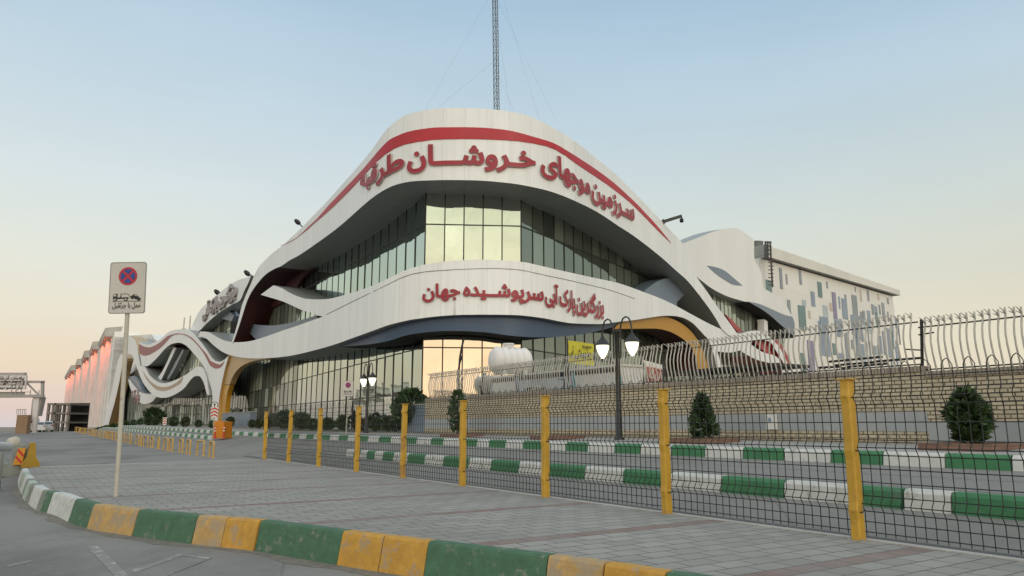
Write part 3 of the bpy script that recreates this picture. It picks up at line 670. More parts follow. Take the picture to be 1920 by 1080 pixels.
def pavers(name):
    m = bpy.data.materials.new(name); m.use_nodes = True; t, n, l, b = nodes_of(m)
    uv = n.new('ShaderNodeUVMap').outputs[0]; b.inputs['Roughness'].default_value = .8; b.inputs['Specular IOR Level'].default_value = .3
    jig = n.new('ShaderNodeVectorMath'); jig.operation = 'ADD'; l.new(uv, jig.inputs[0])
    nj = n.new('ShaderNodeTexNoise'); nj.inputs['Scale'].default_value = 1.3; l.new(uv, nj.inputs['Vector'])
    sc = n.new('ShaderNodeVectorMath'); sc.operation = 'SCALE'; sc.inputs['Scale'].default_value = .035; l.new(nj.outputs['Color'], sc.inputs[0]); l.new(sc.outputs[0], jig.inputs[1])
    br = n.new('ShaderNodeTexBrick'); br.inputs['Scale'].default_value = 1; br.inputs['Brick Width'].default_value = .42; br.inputs['Row Height'].default_value = .27
    br.inputs['Mortar Size'].default_value = .011; br.inputs['Mortar Smooth'].default_value = .3; br.inputs['Bias'].default_value = -.1
    br.inputs['Color1'].default_value = (.27, .262, .24, 1); br.inputs['Color2'].default_value = (.335, .325, .30, 1); br.inputs['Mortar'].default_value = (.105, .098, .088, 1)
    l.new(jig.outputs[0], br.inputs['Vector'])
    sp = n.new('ShaderNodeSeparateXYZ'); l.new(jig.outputs[0], sp.inputs[0])
    f = math_(t, 'FRACT', math_(t, 'DIVIDE', math_(t, 'ADD', sp.outputs[1], 113 * 2.97 - 4.59), 2.97))
    redrow = math_(t, 'LESS_THAN', f, .27 / 2.97)
    notm = math_(t, 'SUBTRACT', 1.0, br.outputs['Fac'])
    wn1 = smooth(t, noise(t, uv, .8, 4), .3, .6)
    base = mixrgb(t, math_(t, 'MULTIPLY', math_(t, 'MULTIPLY', redrow, notm), math_(t, 'MULTIPLY_ADD', wn1, .5, .35)), br.outputs[0], (.21, .115, .10))
    base = mixrgb(t, math_(t, 'MULTIPLY', smooth(t, noise(t, uv, .35, 7, .65), .45, .7), .55), base, (.175, .17, .155))
    base = mixrgb(t, math_(t, 'MULTIPLY', smooth(t, noise(t, uv, 1.7, 7, .7), .55, .75), .4), base, (.33, .325, .31))
    base = mixrgb(t, math_(t, 'MULTIPLY', smooth(t, noise(t, uv, 40, 3, .6), .4, .8), .25), base, (.12, .12, .115))
    l.new(base, b.inputs['Base Color'])
    bp = n.new('ShaderNodeBump'); bp.inputs['Strength'].default_value = .5; bp.inputs['Distance'].default_value = .012
    h = math_(t, 'ADD', notm, math_(t, 'MULTIPLY', noise(t, uv, 30, 3), .3)); l.new(h, bp.inputs['Height']); l.new(bp.outputs[0], b.inputs['Normal']); return m
M['pavers'] = pavers('pavement_pavers')
M['concrete'] = pmat('concrete', (.30, .295, .28), .85, .15, 1.5, .2)
M['pale_concrete'] = pmat('pale_concrete', (.42, .41, .39), .85, .15, 1.5, .15)
def sheet(name, ss, dd, zf, mat):
    mb = MB(); P = [[sd(s, d, zf(s, d)) for d in dd] for s in ss]
    pts = [p for r_ in P for p in r_]; k = len(dd); uv = [(d, s) for s in ss for d in dd]
    mb.add(pts, [(i * k + j, i * k + j + 1, (i + 1) * k + j + 1, (i + 1) * k + j) for i in range(len(ss) - 1) for j in range(k - 1)], 0, uv, smooth=True)
    return structure(mb.build(name, mat))
def road_z(s, d):
    a = 24.5 + 5 * max(0, min(1, (1.5 - d) / 2)); t = max(0, min(1, (s - a) / 5)); t = t * t * (3 - 2 * t)
    return -.41 + .38 * t + rise(s)
SS = [-80, -40, -10] + [i for i in range(0, 60, 2)] + list(range(60, 140, 6)) + [150, 170, 200, 240]
sheet('road', SS, [-300, -120, -40, -15, -8, -4, -2, -1, -.5, 0, .5, 1, 1.5, 2, 3, 5, 7, 8.72], road_z, M['road'])
def lane_z(s, d): return prof(d) + rise(s)
M['gutter_shade'] = pmat('gutter_shade_tone', (.105, .105, .10), .9, .2, 1.2, .2)  # shade line at the drop behind the fence, put in as a dark strip
sheet('gutter_shade', SS[:22], [8.722, 8.9, 9.08], lambda s, d: lane_z(s, d) + .006, M['gutter_shade'])
sheet('lane', SS + [400], [8.72, 9.2, 9.6, 10.2, 10.8, 12, 13, 14.1], lane_z, M['lane'])
sheet('forecourt', SS + [400], [14.1, 15, 16, 17, 18, 21, 60, 220], lane_z, M['yard'])
g = MB(); g.quad((-9000, -3000, -25), (9000, -3000, -25), (9000, 14000, -25), (-9000, 14000, -25)); structure(g.build('ground', M['far_ground']))

# kerb path at the front edge of the pavement, block boundaries at the painted joints
KT = [(42, 879), (46, 888), (52, 898), (62, 908), (78, 918), (100, 923.5), (120, 928), (142, 936), (180, 946), (264, 956.5), (373, 967.5), (427, 972), (490, 977.5), (645, 997.5), (720, 1007), (805, 1016.5), (920, 1030.5), (1030, 1043.5), (1135, 1058), (1250, 1075.5)]
kp = [gnd(u, v, 0) for u, v in KT]; kd = (kp[-1] - kp[-3]).normalized()
kp += [kp[-1] + kd * 1.3, kp[-1] + kd * 3, kp[-1] + kd * 5 + Vector((.4, .2, 0)), kp[-1] + kd * 9]
KL = [0.0]
for a, b in zip(kp, kp[1:]): KL.append(KL[-1] + (b - a).length)
def kpos(q):
    q = max(0, min(KL[-1] - 1e-4, q)); i = max(i for i in range(len(KL)) if KL[i] <= q + 1e-9); i = min(i, len(kp) - 2); f = (q - KL[i]) / (KL[i + 1] - KL[i])
    p0, p1, p2, p3 = kp[max(0, i - 1)], kp[i], kp[i + 1], kp[min(len(kp) - 1, i + 2)]
    t = f; p = .5 * ((2 * p1) + (p2 - p0) * t + (2 * p0 - 5 * p1 + 4 * p2 - p3) * t * t + (3 * p1 - p0 - 3 * p2 + p3) * t ** 3)
    d = (p2 - p1).normalized(); d0 = (p1 - p0).normalized() if i else d; d = (d0 * (1 - f) + d * f).normalized() if i else d
    return p, Vector((d.y, -d.x, 0))
def to_sd(p): return p.x * DIRX + p.y * DIRY, p.x * DIRY - p.y * DIRX
def kq(u): return float(np.interp(u, [a[0] for a in KT], KL[:len(KT)]))
def kerbpaint(name, col, wear):
    return pmat(name, col, .75, .18, 7, .25, 25, col2=tuple(.42 * a + .58 * b_ for a, b_ in zip(col, (.27, .25, .22))), fac2=wear)
M['k_green'] = kerbpaint('green_kerb_paint', (.058, .135, .08), .12)
M['k_yellow'] = kerbpaint('yellow_kerb_paint', (.47, .255, .045), .2)
M['k_tan'] = kerbpaint('worn_yellow_paint', (.44, .28, .105), .4)
M['k_white'] = kerbpaint('white_kerb_paint', (.50, .51, .50), .15)
M['k_palegreen'] = kerbpaint('pale_green_paint', (.36, .42, .37), .25)
M['k_dull'] = kerbpaint('worn_green_paint', (.17, .20, .17), .35)
KM = [M[k] for k in ('k_green', 'k_yellow', 'k_tan', 'k_white', 'k_palegreen', 'k_dull')]
KB = [(42, 3), (45, 4), (48.5, 3), (52, 5), (56, 4), (61, 5), (66, 3), (82, 5), (90, 0), (102, 3), (143, 0), (180, 2), (263, 0), (373, 2), (428, 1), (490, 0), (644, 1), (721, 1), (805, 0), (1030, 2), (1135, 1), (1250, None)]
kb = MB(); inner = []
bl = [(kq(KB[i][0]), kq(KB[i + 1][0]), KB[i][1]) for i in range(len(KB) - 1)]
q = kq(1250)
for k, mi in enumerate([0, 1, 0, 1, 0, 1, 0, 1]): bl.append((q, q + 1.3, mi)); q += 1.3
for a, b, mi in bl:
    n = max(2, int((b - a) / .12)); rows = []
    gap = .009; oy = rnd.uniform(-.012, .012); oh = rnd.uniform(-.01, .008)
    for i in range(n + 1):
        qq = a + gap + (b - a - 2 * gap) * i / n; p, o = kpos(qq); zz = -.5; p = p + o * oy + Vector((0, 0, oh))
        wv = rnd.uniform(-.004, .004)
        rows.append([Vector((p.x, p.y, zz)) + o * .125, Vector((p.x, p.y, -.06)) + o * (.035 + wv), Vector((p.x, p.y, -.012 + wv)) + o * (.02), Vector((p.x, p.y, .012 + wv)), Vector((p.x, p.y, .014)) - o * .13, Vector((p.x, p.y, -.02)) - o * .15])
    pts = [x for r_ in rows for x in r_]; c = 6
    kb.add(pts, [(i * c + j, i * c + j + 1, (i + 1) * c + j + 1, (i + 1) * c + j) for i in range(n) for j in range(c - 1)], mi, smooth=False)
    kb.add(rows[0], [(0, 1, 2, 3, 4, 5)], mi); kb.add(rows[-1], [(5, 4, 3, 2, 1, 0)], mi)
structure(kb.build('kerb', KM))
dm = MB(); rows = []; M['grit'] = pmat('gutter_grit', (.17, .158, .135), .95, .25, 6, .4, 40)
for i in range(260):
    qq = KL[-1] * .985 * i / 259; p, o = kpos(qq); wv = .10 + .07 * math.sin(qq * 1.7) + .05 * math.sin(qq * 4.3 + 1) + rnd.uniform(-.02, .03)
    a, b = p + o * .10, p + o * (.14 + max(.03, wv)); rows.append([Vector((x.x, x.y, road_z(*to_sd(x)) + h)) for x, h in ((a, .02), (b, .003))])
dm.add([x for r_ in rows for x in r_], [(2 * i, 2 * i + 1, 2 * i + 3, 2 * i + 2) for i in range(259)], smooth=True); structure(dm.build('gutter_grit', M['grit']))
# pavement slab behind the kerb, up to the fence line
inner = [kpos(KL[-1] * i / 160) for i in range(161)]
edge = [p - o * .10 for p, o in inner]
pv = [(p.x, p.y) for p in edge if p.y > -6] 
far_l = gnd(63, 875.5, 0); far_r = gnd(492, 861, 0)
fence_s1 = to_sd(far_r)[0]
poly = [far_l.to_2d()] + [Vector(p) for p in pv] + [sd(-9, 8.62).to_2d(), sd(fence_s1, 8.62).to_2d()]
vs, fs = fill([[Vector(to_sd(Vector((p.x, p.y, 0)))) for p in poly]])
pm = MB(); pm.add([sd(v.x, v.y, 0) for v in vs], fs, 0, [(v.y, v.x) for v in vs])
structure(pm.build('pavement', M['pavers']))
es = MB()
for a in np.arange(-9, fence_s1, 1.0): es.box(sd(a + .5, 8.67, -.07), (.99, .11, .17), (Vector((DIRX, DIRY, 0)), Vector((DIRY, -DIRX, 0)), Vector((0, 0, 1))))
structure(es.build('edging', M['pale_concrete']))
# rear edge of pavement (flush edging)
eb = MB(); eb.bar(far_l + Vector((0, 0, -.05)), far_r + Vector((0, 0, -.05)), .12, .12); structure(eb.build('edging', M['pale_concrete']))
# worn white arrow and stripe on the near road
M['mark'] = pmat('worn_road_paint', (.37, .37, .355), .85, .15, 6, col2=(.215, .21, .20), fac2=.6)
mk = MB(); mz = -.406
for q in ([(164, 1026), (182, 1022), (245, 1082), (220, 1085)], [(247, 1069), (253, 1074), (343, 1041), (333, 1039)], [(333, 1038.5), (345, 1042), (392, 1049), (398, 1046)], [(398, 1046), (392, 1049), (296, 1082), (306, 1082)], [(12, 1060), (60, 1050), (62, 1052), (16, 1063)]):
    mk.add([gnd(u, v, mz) for u, v in q], [(0, 1, 2, 3)])
structure(mk.build('road_marking', M['mark']))

# ------------------------------------------------------------------ painted block kerbs beyond the fence
M['b_green'] = pmat('green_block_paint', (.045, .175, .075), .6, .15, 4, .15, 20, col2=(.10, .16, .12), fac2=.1)
M['b_white'] = pmat('white_block_paint', (.56, .56, .54), .6, .10, 4, .15, 20, col2=(.33, .32, .29), fac2=.12)
DX, DN = Vector((DIRX, DIRY, 0)), Vector((DIRY, -DIRX, 0))
def blockkerb(bounds, d, zb, zt, wd, name='kerb'):
    mb = MB()
    for s0, s1, mi in bounds:
        a, b = min(s0, s1) + .012, max(s0, s1) - .012; rs = rise((a + b) / 2)
        sec = [(0, zb - .2), (.0, zb), (.03, zt - .05), (.07, zt), (wd - .05, zt), (wd, zt - .04), (wd, zb - .2)]
        A = [sd(a, d + x, z + rs) for x, z in sec]; B = [sd(b, d + x, z + rs) for x, z in sec]; n = len(sec)
        mb.add(A + B, [(j, j + 1, n + j + 1, n + j) for j in range(n - 1)], mi); mb.add(A, [tuple(range(n))], mi); mb.add(B, [tuple(reversed(range(n)))], mi)
    return structure(mb.build(name, [M['b_green'], M['b_white']]))
def bnd(us, d, first, v=850):
    ss = [s_at(u, d, v) for u in us]; return [(ss[i], ss[i + 1], (first + i) % 2) for i in range(len(ss) - 1)]
nb = bnd([646, 660, 672, 685, 700, 715, 735, 762, 794, 829, 877, 919, 971, 1018, 1095, 1167, 1255, 1350, 1467, 1593, 1686], 10.2, 1, 900)
s = s_at(1692, 10.2, 930); nb += [(s, s_at(1782, 10.2, 940), 1)]; s = nb[-1][1]
for k in range(8): nb.append((s, s - 1.15, k % 2)); s -= 1.15
nb = [(a, b, m) for a, b, m in nb]
blockkerb(nb, 10.2, .18, .50, .28)
fb = bnd([807, 830, 868, 893, 916, 947, 980, 1017, 1060, 1101, 1151, 1200, 1257, 1320, 1391, 1467, 1555, 1652, 1768, 1892], 14.0, 0, 835)
s = fb[-1][1]
for k in range(9): s2 = s - 1.25; fb.append((s, s2, (k + 1) % 2)); s = s2
s = fb[0][0]
for k in range(90): fb.append((s, s + 1.3, (k + 1) % 2)); s += 1.3
blockkerb(fb, 14.0, .58, .86, .24)
lb = []; s = s_at(396, 11.5, 815)
for k in range(70): lb.append((s, s + 1.25, (k + 1) % 2)); s += 1.25
blockkerb(lb, 11.5, .3, .62, .3)
# pavement in front of the brick wall, and the thin lane line
M['sidewalk'] = pmat('pale_sidewalk', (.32, .315, .30), .85, .12, 1.2, .15)
sheet('sidewalk', SS, [14.2, 15, 16, 17.02, 19], lambda s, d: .855 + (min(d, 17) - 14.2) * .033 + rise(s), M['sidewalk'])
ln = MB()
for d, w_ in ((12.95, .05), (11.9, .04)):
    ln.add([sd(-12, d, lane_z(0, d) + .004), sd(22, d, lane_z(0, d) + .004), sd(22, d + w_, lane_z(0, d + w_) + .004), sd(-12, d + w_, lane_z(0, d + w_) + .004)], [(0, 1, 2, 3)])
structure(ln.build('lane_line', M['mark']))

# ================================================================== welded mesh fence with yellow posts
M['yellow'] = pmat('yellow_post_paint', (.50, .29, .035), .5, .14, 3, .12, 14, col2=(.36, .20, .06), fac2=.12)
M['wire'] = pmat('dark_wire', (.014, .016, .015), .5, .2, 5)
FD = 8.56
fence = thing('mesh_fence', 'dark welded wire mesh fence on yellow steel posts along the paved corner', 'fence', sd(10, FD, 0))
posts_px = [(495.5, 861), (540.5, 866), (597, 874), (668, 882), (755, 892), (867, 906), (1023, 929), (1251, 962), (1610, 1010)]
ps = []
for u, v in posts_px: ps.append(s_at(u, FD, v))
ps += [ps[-1] - 3.2, ps[-1] - 6.4]
for i, s in enumerate(ps):
    mb = MB(); lean = DX * rnd.uniform(-.02, .02) + DN * rnd.uniform(-.015, .015)
    b0 = sd(s, FD, -.01); hw = .064
    zs = [0, .25, .36, .46, .95, 1.06, 1.16, 1.62, 1.72, 1.80, 1.92]
    off = [0, 0, .018, 0, 0, .018, 0, 0, .018, 0, 0]
    ring = lambda z, o: [b0 + lean * z + DX * (x * hw) + DN * (y * hw - o) + Vector((0, 0, z)) for x, y in ((-1, -.75), (-.75, -1), (.75, -1), (1, -.75), (1, .75), (.75, 1), (-.75, 1), (-1, .75))]
    pts = [p for z, o in zip(zs, off) for p in ring(z, o)]
    mb.add(pts, [(a * 8 + j, a * 8 + (j + 1) % 8, (a + 1) * 8 + (j + 1) % 8, (a + 1) * 8 + j) for a in range(len(zs) - 1) for j in range(8)])
    po = mb.build('post', M['yellow'], fence)
    c = MB(); c.box(b0 + lean * 1.93 + Vector((0, 0, 1.925)), (.20, .16, .014), (DX, DN, Vector((0, 0, 1)))); c.build('cap_plate', M['yellow'], po)
    c = MB(); c.box(b0 + Vector((0, 0, .012)), (.24, .2, .012), (DX, DN, Vector((0, 0, 1))))
    for x in (-.09, .09): c.lathe(b0 + DX * x - DN * .07 + Vector((0, 0, .018)), [(.014, 0), (.014, .02)], 6)
    c.build('base_plate', M['concrete'], po)
    for z in (.34, 1.06, 1.7):
        c = MB(); c.tube([b0 + lean * z + DX * (hw + .01) * math.cos(a) + DN * (hw + .012) * math.sin(a) + Vector((0, 0, z)) for a in np.linspace(0, 6.283, 9)], .008, 4)
        c.build('wire_tie', M['wire'], po)
WZ = [(.06, 0), (.34, 0), (.43, .06), (.52, 0), (1.0, 0), (1.09, .06), (1.18, 0), (1.60, 0), (1.69, .06), (1.78, 0), (1.95, 0)]
HZ = [.10, .22, .34, .43, .52, .68, .84, 1.0, 1.09, 1.18, 1.39, 1.60, 1.69, 1.78, 1.92]
hoff = lambda z: float(np.interp(z, [a for a, b in WZ], [b for a, b in WZ]))
for s0, s1 in zip(ps[1:], ps[:-1]):
    mb = MB(); n = max(4, round((s1 - s0) / .12)); sp = (s1 - s0) / n; dd_ = FD + .085
    bowl = rnd.uniform(-.012, .012)
    for k in range(n):
        q = s0 + (k + .5) * sp; bw = bowl * math.sin(math.pi * (k + .5) / n)
        P = lambda z, o, dq=0.0: sd(q + dq, dd_ - o + bw * math.sin(z * 2), z)
        path = [P(z, o) for z, o in WZ]
        if k % 2 == 0 and k < n - 1:
            path += [P(2.02, 0), P(2.075, 0, sp * .25), P(2.095, 0, sp * .5), P(2.075, 0, sp * .75), P(2.02, 0, sp), P(1.95, 0, sp)]
        mb.tube(path, .006, 4, caps=False)
    for z in HZ: mb.tube([sd(a, dd_ - hoff(z) + .006 + bowl * math.sin(math.pi * (a - s0) / (s1 - s0)) * math.sin(z * 2), z) for a in np.linspace(s0, s1, 5)], .006, 4, caps=False)
    mb.build('mesh_panel', M['wire'], fence)

# ================================================================== brick wall with its spiked railing
def brickmat(name, c1, c2, mo, bw=.25, bh=.088, ms=.015):
    m = bpy.data.materials.new(name); m.use_nodes = True; t, n, l, b = nodes_of(m); b.inputs['Roughness'].default_value = .85
    uv = n.new('ShaderNodeUVMap').outputs[0]
    br = n.new('ShaderNodeTexBrick'); br.inputs['Scale'].default_value = 1; br.inputs['Brick Width'].default_value = bw; br.inputs['Row Height'].default_value = bh; br.inputs['Mortar Size'].default_value = ms; br.inputs['Mortar Smooth'].default_value = .2
    br.inputs['Color1'].default_value = (*c1, 1); br.inputs['Color2'].default_value = (*c2, 1); br.inputs['Mortar'].default_value = (*mo, 1); l.new(uv, br.inputs['Vector'])
    base = mixrgb(t, math_(t, 'MULTIPLY', smooth(t, noise(t, uv, .9, 6, .65), .45, .7), .4), br.outputs[0], tuple(x * .6 for x in c1))
    base = mixrgb(t, math_(t, 'MULTIPLY', smooth(t, noise(t, uv, 12, 3), .45, .7), .25), base, tuple(min(1, x * 1.3) for x in c2))
    l.new(base, b.inputs['Base Color'])
    bp = n.new('ShaderNodeBump'); bp.inputs['Strength'].default_value = .6; bp.inputs['Distance'].default_value = .012; l.new(math_(t, 'SUBTRACT', 1.0, br.outputs['Fac']), bp.inputs['Height']); l.new(bp.outputs[0], b.inputs['Normal']); return m
M['brick'] = brickmat('buff_brick', (.43, .365, .265), (.54, .465, .345), (.095, .07, .048))
M['cope'] = brickmat('coping_brick', (.27, .23, .19), (.34, .29, .24), (.14, .12, .10), .085, .3)
M['stone'] = pmat('grey_stone_band', (.33, .345, .36), .6, .1, .8, .08)
M['rail'] = pmat('pale_railing_paint', (.46, .44, .40), .5, .14, 4, metal=.1)
WD = 17.0
s_end, s_step, s_r = s_at(797, WD, 775), s_at(1737, WD, 760), -14.0
wall = thing('brick_wall', 'buff brick boundary wall with a grey stone band and dark coping', 'wall', sd(12, WD, .95))
def wallseg(mb, a, b, z0, z1, d=WD, th=.3, mi=0):
    P = [sd(a, d, z0), sd(b, d, z0), sd(b, d, z1), sd(a, d, z1)]; Q = [sd(a, d + th, z0), sd(b, d + th, z0), sd(b, d + th, z1), sd(a, d + th, z1)]
    uv = [(a, z0), (b, z0), (b, z1), (a, z1)]
    mb.add(P, [(0, 1, 2, 3)], mi, uv); mb.add(Q, [(3, 2, 1, 0)], mi, uv)
    mb.add([P[3], P[2], Q[2], Q[3]], [(0, 1, 2, 3)], mi, [(a, 0), (b, 0), (b, th), (a, th)])
    for x, y in ((0, 3), (1, 2)): mb.add([P[x], P[y], Q[y], Q[x]], [(0, 1, 2, 3)], mi, [(0, z0), (0, z1), (th, z1), (th, z0)])
for a, b, top, g0, g1 in ((s_r, s_step, 2.42, .95, 1.42), (s_step, s_end, 2.55, 1.22, 1.66)):
    mb = MB()
    if g0 > 1: wallseg(mb, a, b, .7, g0)
    else: wallseg(mb, a, b, .7, g0)
    wallseg(mb, a, b, g1, top); mb.build('wall_face', M['brick'], wall)
    mb = MB(); wallseg(mb, a, b, g0, g1, WD - .012, .32); mb.build('stone_band', M['stone'], wall)
    mb = MB(); wallseg(mb, a, b, top, top + .13, WD - .035, .38); mb.build('coping', M['cope'], wall)
rail = thing('spiked_railing', 'pale steel railing of bowed bars with forked spikes on the brick wall', 'railing', sd(10, WD, 2.6))
BP = [(0, 0), (.22, .05), (.45, .10), (.66, .115), (.84, .085), (.98, .035), (1.1, .0), (1.24, -.005)]
rposts = [s_r, s_step + .08, s_at(1242, WD, 680), s_at(1052, WD, 700)]
q = rposts[-1]
while q < s_end - 1: q = min(s_end - .1, q + 6.0); rposts.append(q)
for a, b in zip(rposts, rposts[1:]):
    zt = 2.55 if b <= s_step + .1 else 2.68
    mb = MB(); n = round((b - a) / .155)
    for k in range(1, n):
        q = a + (b - a) * k / n + rnd.uniform(-.008, .008); hj = rnd.uniform(-.015, .015); tw = rnd.uniform(-.02, .02)
        mb.tube([sd(q + tw * z, WD + .14 - o, zt + z + hj) for z, o in BP], .021, 5)
        t0 = sd(q + tw, WD + .145, zt + 1.09 + hj)
        mb.tube([t0, t0 - DN * .09 + Vector((0, 0, .08)), t0 - DN * .24 + Vector((0, 0, .13))], [.017, .015, .009], 4)
        mb.tube([t0 + Vector((0, 0, .01)), t0 + DX * .12 + DN * .05 + Vector((0, 0, .08))], [.015, .009], 4)
    mb.build('bars', M['rail'], rail)
    mb = MB()
    for z, o in ((.05, .012), (1.02, .02)): mb.bar(sd(a, WD + .14 - o + .02, zt + z), sd(b, WD + .14 - o + .02, zt + z), .03, .03)
    mb.build('rail_bar', M['mullion'], rail)
for s in rposts[1:-1]:
    mb = MB(); zt = 2.5; p = sd(s, WD + .12, zt)
    mb.bar(p, p + Vector((0, 0, 1.25)) - DX * .10, .05, .05); mb.bar(p + Vector((0, 0, .55)), p + Vector((0, 0, .6)) + DX * .35, .03, .03); mb.bar(p + Vector((0, 0, .9)), p + Vector((0, 0, .92)) - DX * .35, .03, .03)
    mb.build('support_post', M['mullion'], rail)

# ================================================================== twin street lamps
M['bulb'] = emit('lamp_globe', (1.0, .93, .66), 1.35)
M['lamp_black'] = pmat('black_lamp_paint', (.012, .012, .012), .4, .2, 4, spec=.5)
def make_lamp(label, loc, rz):
    t = thing('street_lamp', label, 'street lamp')
    m = MB(); m.lathe((0, 0, 0), [(.16, 0), (.16, .05), (.10, .09), (.092, 1.0), (.085, 1.02), (.078, 3.40), (.088, 3.42), (.088, 3.48), (.0, 3.49)], 12); m.build('pole', M['lamp_black'], t, False)
    for sg in (-1, 1):
        m = MB()
        m.tube([(sg * .15, 0, 2.55), (sg * .15, 0, 3.25), (sg * .155, 0, 3.5), (sg * .19, 0, 3.68), (sg * .27, 0, 3.82), (sg * .38, 0, 3.87), (sg * .50, 0, 3.82), (sg * .58, 0, 3.68), (sg * .615, 0, 3.5), (sg * .62, 0, 3.3)], .027, 8)
        for z in (2.75, 3.25): m.bar((0, 0, z), (sg * .15, 0, z), .03)
        m.build('arm', M['lamp_black'], t, False)
        m = MB(); m.lathe((sg * .62, 0, 3.0), [(.0, .34), (.05, .33), (.065, .27), (.13, .2), (.21, .10), (.265, .05), (.27, .025), (.25, .02), (.0, .05)], 16); h = m.build('lamp_shade', M['lamp_black'], t, False)
        m = MB(); m.lathe((sg * .62, 0, 2.62), [(.0, -.03), (.04, -.015), (.10, .07), (.155, .17), (.195, .29), (.208, .36), (.21, .405), (.0, .41)], 16); m.build('globe', M['bulb'], h, False)
    t.location = loc; t.rotation_euler = (0, 0, rz)
    for sg in (-1, 1):
        l_ = bpy.data.lights.new('lamp_light', 'POINT'); l_.energy = 6; l_.color = (1, .9, .62); l_.shadow_soft_size = .16
        lo = bpy.data.objects.new('lamp_light', l_); COL.objects.link(lo); lo.parent = t; lo.location = (sg * .62, 0, 2.5)
    return t
ax = math.atan2(-DIRY, -DIRX)
def line_pt(u, d, z): s = s_at(u, d, 800); return sd(s, d, z)
make_lamp('lit black twin globe street lamp standing before the brick wall', line_pt(1161, 15.9, .91), ax + R(8))
make_lamp('lit black twin globe street lamp among the hedge bushes', line_pt(687, 16.4, .95), ax)

# ================================================================== right hand block with scattered slit windows
M['hotel'] = cladding('white_wall_panels', (.74, .73, .705), 4.0, 3.6, .28, .12)
M['cornice'] = cladding('cornice_metal', (.66, .645, .60), 3.0, 0, .25, .15)
M['w_teal'] = pmat('teal_pane', (.10, .19, .20), .25, .2, .3, spec=.6)
M['w_blue'] = pmat('blue_grey_pane', (.19, .25, .34), .3, .2, .3, spec=.6)
M['w_pale'] = pmat('pale_blue_pane', (.36, .42, .47), .35, .15, .3, spec=.5)
M['w_grey'] = pmat('grey_pane', (.23, .26, .30), .35, .2, .3, spec=.5)
M['w_purple'] = pmat('violet_pane', (.21, .20, .33), .35, .15, .3, spec=.5)
M['w_tan'] = pmat('tan_pane', (.50, .42, .36), .5, .1, .3)
hdir = unit((1.054, 1)); r0 = ray(1426, 500); H0 = np.array((r0.x, r0.y)) / r0.y * 105
hotel = thing('panelled_building', 'white panelled block with scattered tinted slit windows behind the spiked railing', 'building', (*(H0 + hdir * 30), 1.1))
HP = Plan([H0 - hdir * 1, H0 + hdir * 90])
hf = slab('wall', HP, [[(1426, 484), (1673.5, 556), (1694, 712), (1440, 735)]], 18, [M['hotel'], M['hotel']], hotel, seg=6, segz=6, raw=True)
slab('cornice', HP, [[(1427, 460), (1434, 464), (1678, 545.5), (1679, 555), (1434, 484.5), (1427, 484)]], 3, [M['cornice'], M['soffit']], hotel, off=.9, seg=6, raw=True)
def win(u0, v0, u1, v1, m):
    (s0, _), (s1, _) = HP.hit(u0, (v0 + v1) / 2), HP.hit(u1, (v0 + v1) / 2); um = (u0 + u1) / 2
    z0, z1 = HP.hit(um, v1)[1], HP.hit(um, v0)[1]; mb = MB(); wo = rnd.uniform(.03, .12)
    P = lambda s, z, o: HP.P(s, z, o)
    mb.add([P(s0, z0, wo), P(s1, z0, wo), P(s1, z1, wo), P(s0, z1, wo), P(s0, z0, -.1), P(s1, z0, -.1), P(s1, z1, -.1), P(s0, z1, -.1)], [(0, 1, 2, 3), (0, 4, 5, 1), (1, 5, 6, 2), (2, 6, 7, 3), (3, 7, 4, 0)])
    mb.build('window', M[m], hotel)
for x0, y0, x1, y1, m in [(195, 570, 250, 690, 'w_teal'), (333, 450, 357, 655, 'w_grey'), (395, 510, 410, 610, 'w_grey'), (530, 465, 552, 610, 'w_grey'), (650, 685, 690, 835, 'w_blue'), (720, 590, 757, 740, 'w_teal'), (805, 585, 820, 650, 'w_grey'),
                       (870, 695, 905, 960, 'w_purple'), (930, 735, 945, 860, 'w_blue'), (965, 760, 1015, 960, 'w_blue'), (990, 715, 1008, 760, 'w_grey'), (1075, 725, 1122, 1075, 'w_grey'), (415, 770, 442, 960, 'w_grey'), (525, 830, 595, 1070, 'w_teal'),
                       (560, 770, 597, 830, 'w_pale'), (625, 880, 645, 960, 'w_tan'), (772, 825, 820, 945, 'w_pale'), (742, 945, 825, 1100, 'w_blue'), (885, 960, 935, 1075, 'w_pale'), (838, 800, 862, 880, 'w_tan'), (1095, 640, 1102, 685, 'w_grey'), (1147, 670, 1160, 780, 'w_tan'),
                       (1218, 670, 1238, 780, 'w_grey'), (1325, 710, 1340, 770, 'w_tan'), (1420, 750, 1438, 810, 'w_grey'), (1265, 815, 1285, 915, 'w_grey'), (1300, 835, 1325, 1000, 'w_blue'), (1338, 820, 1352, 915, 'w_grey'), (1370, 800, 1395, 960, 'w_grey'), (1150, 890, 1175, 1010, 'w_grey'), (1220, 880, 1255, 1040, 'w_blue'), (1425, 890, 1440, 990, 'w_grey')]:
    win(1400 + x0 / 5.4, 420 + y0 / 5.4, 1400 + x1 / 5.4, 420 + y1 / 5.4, m)
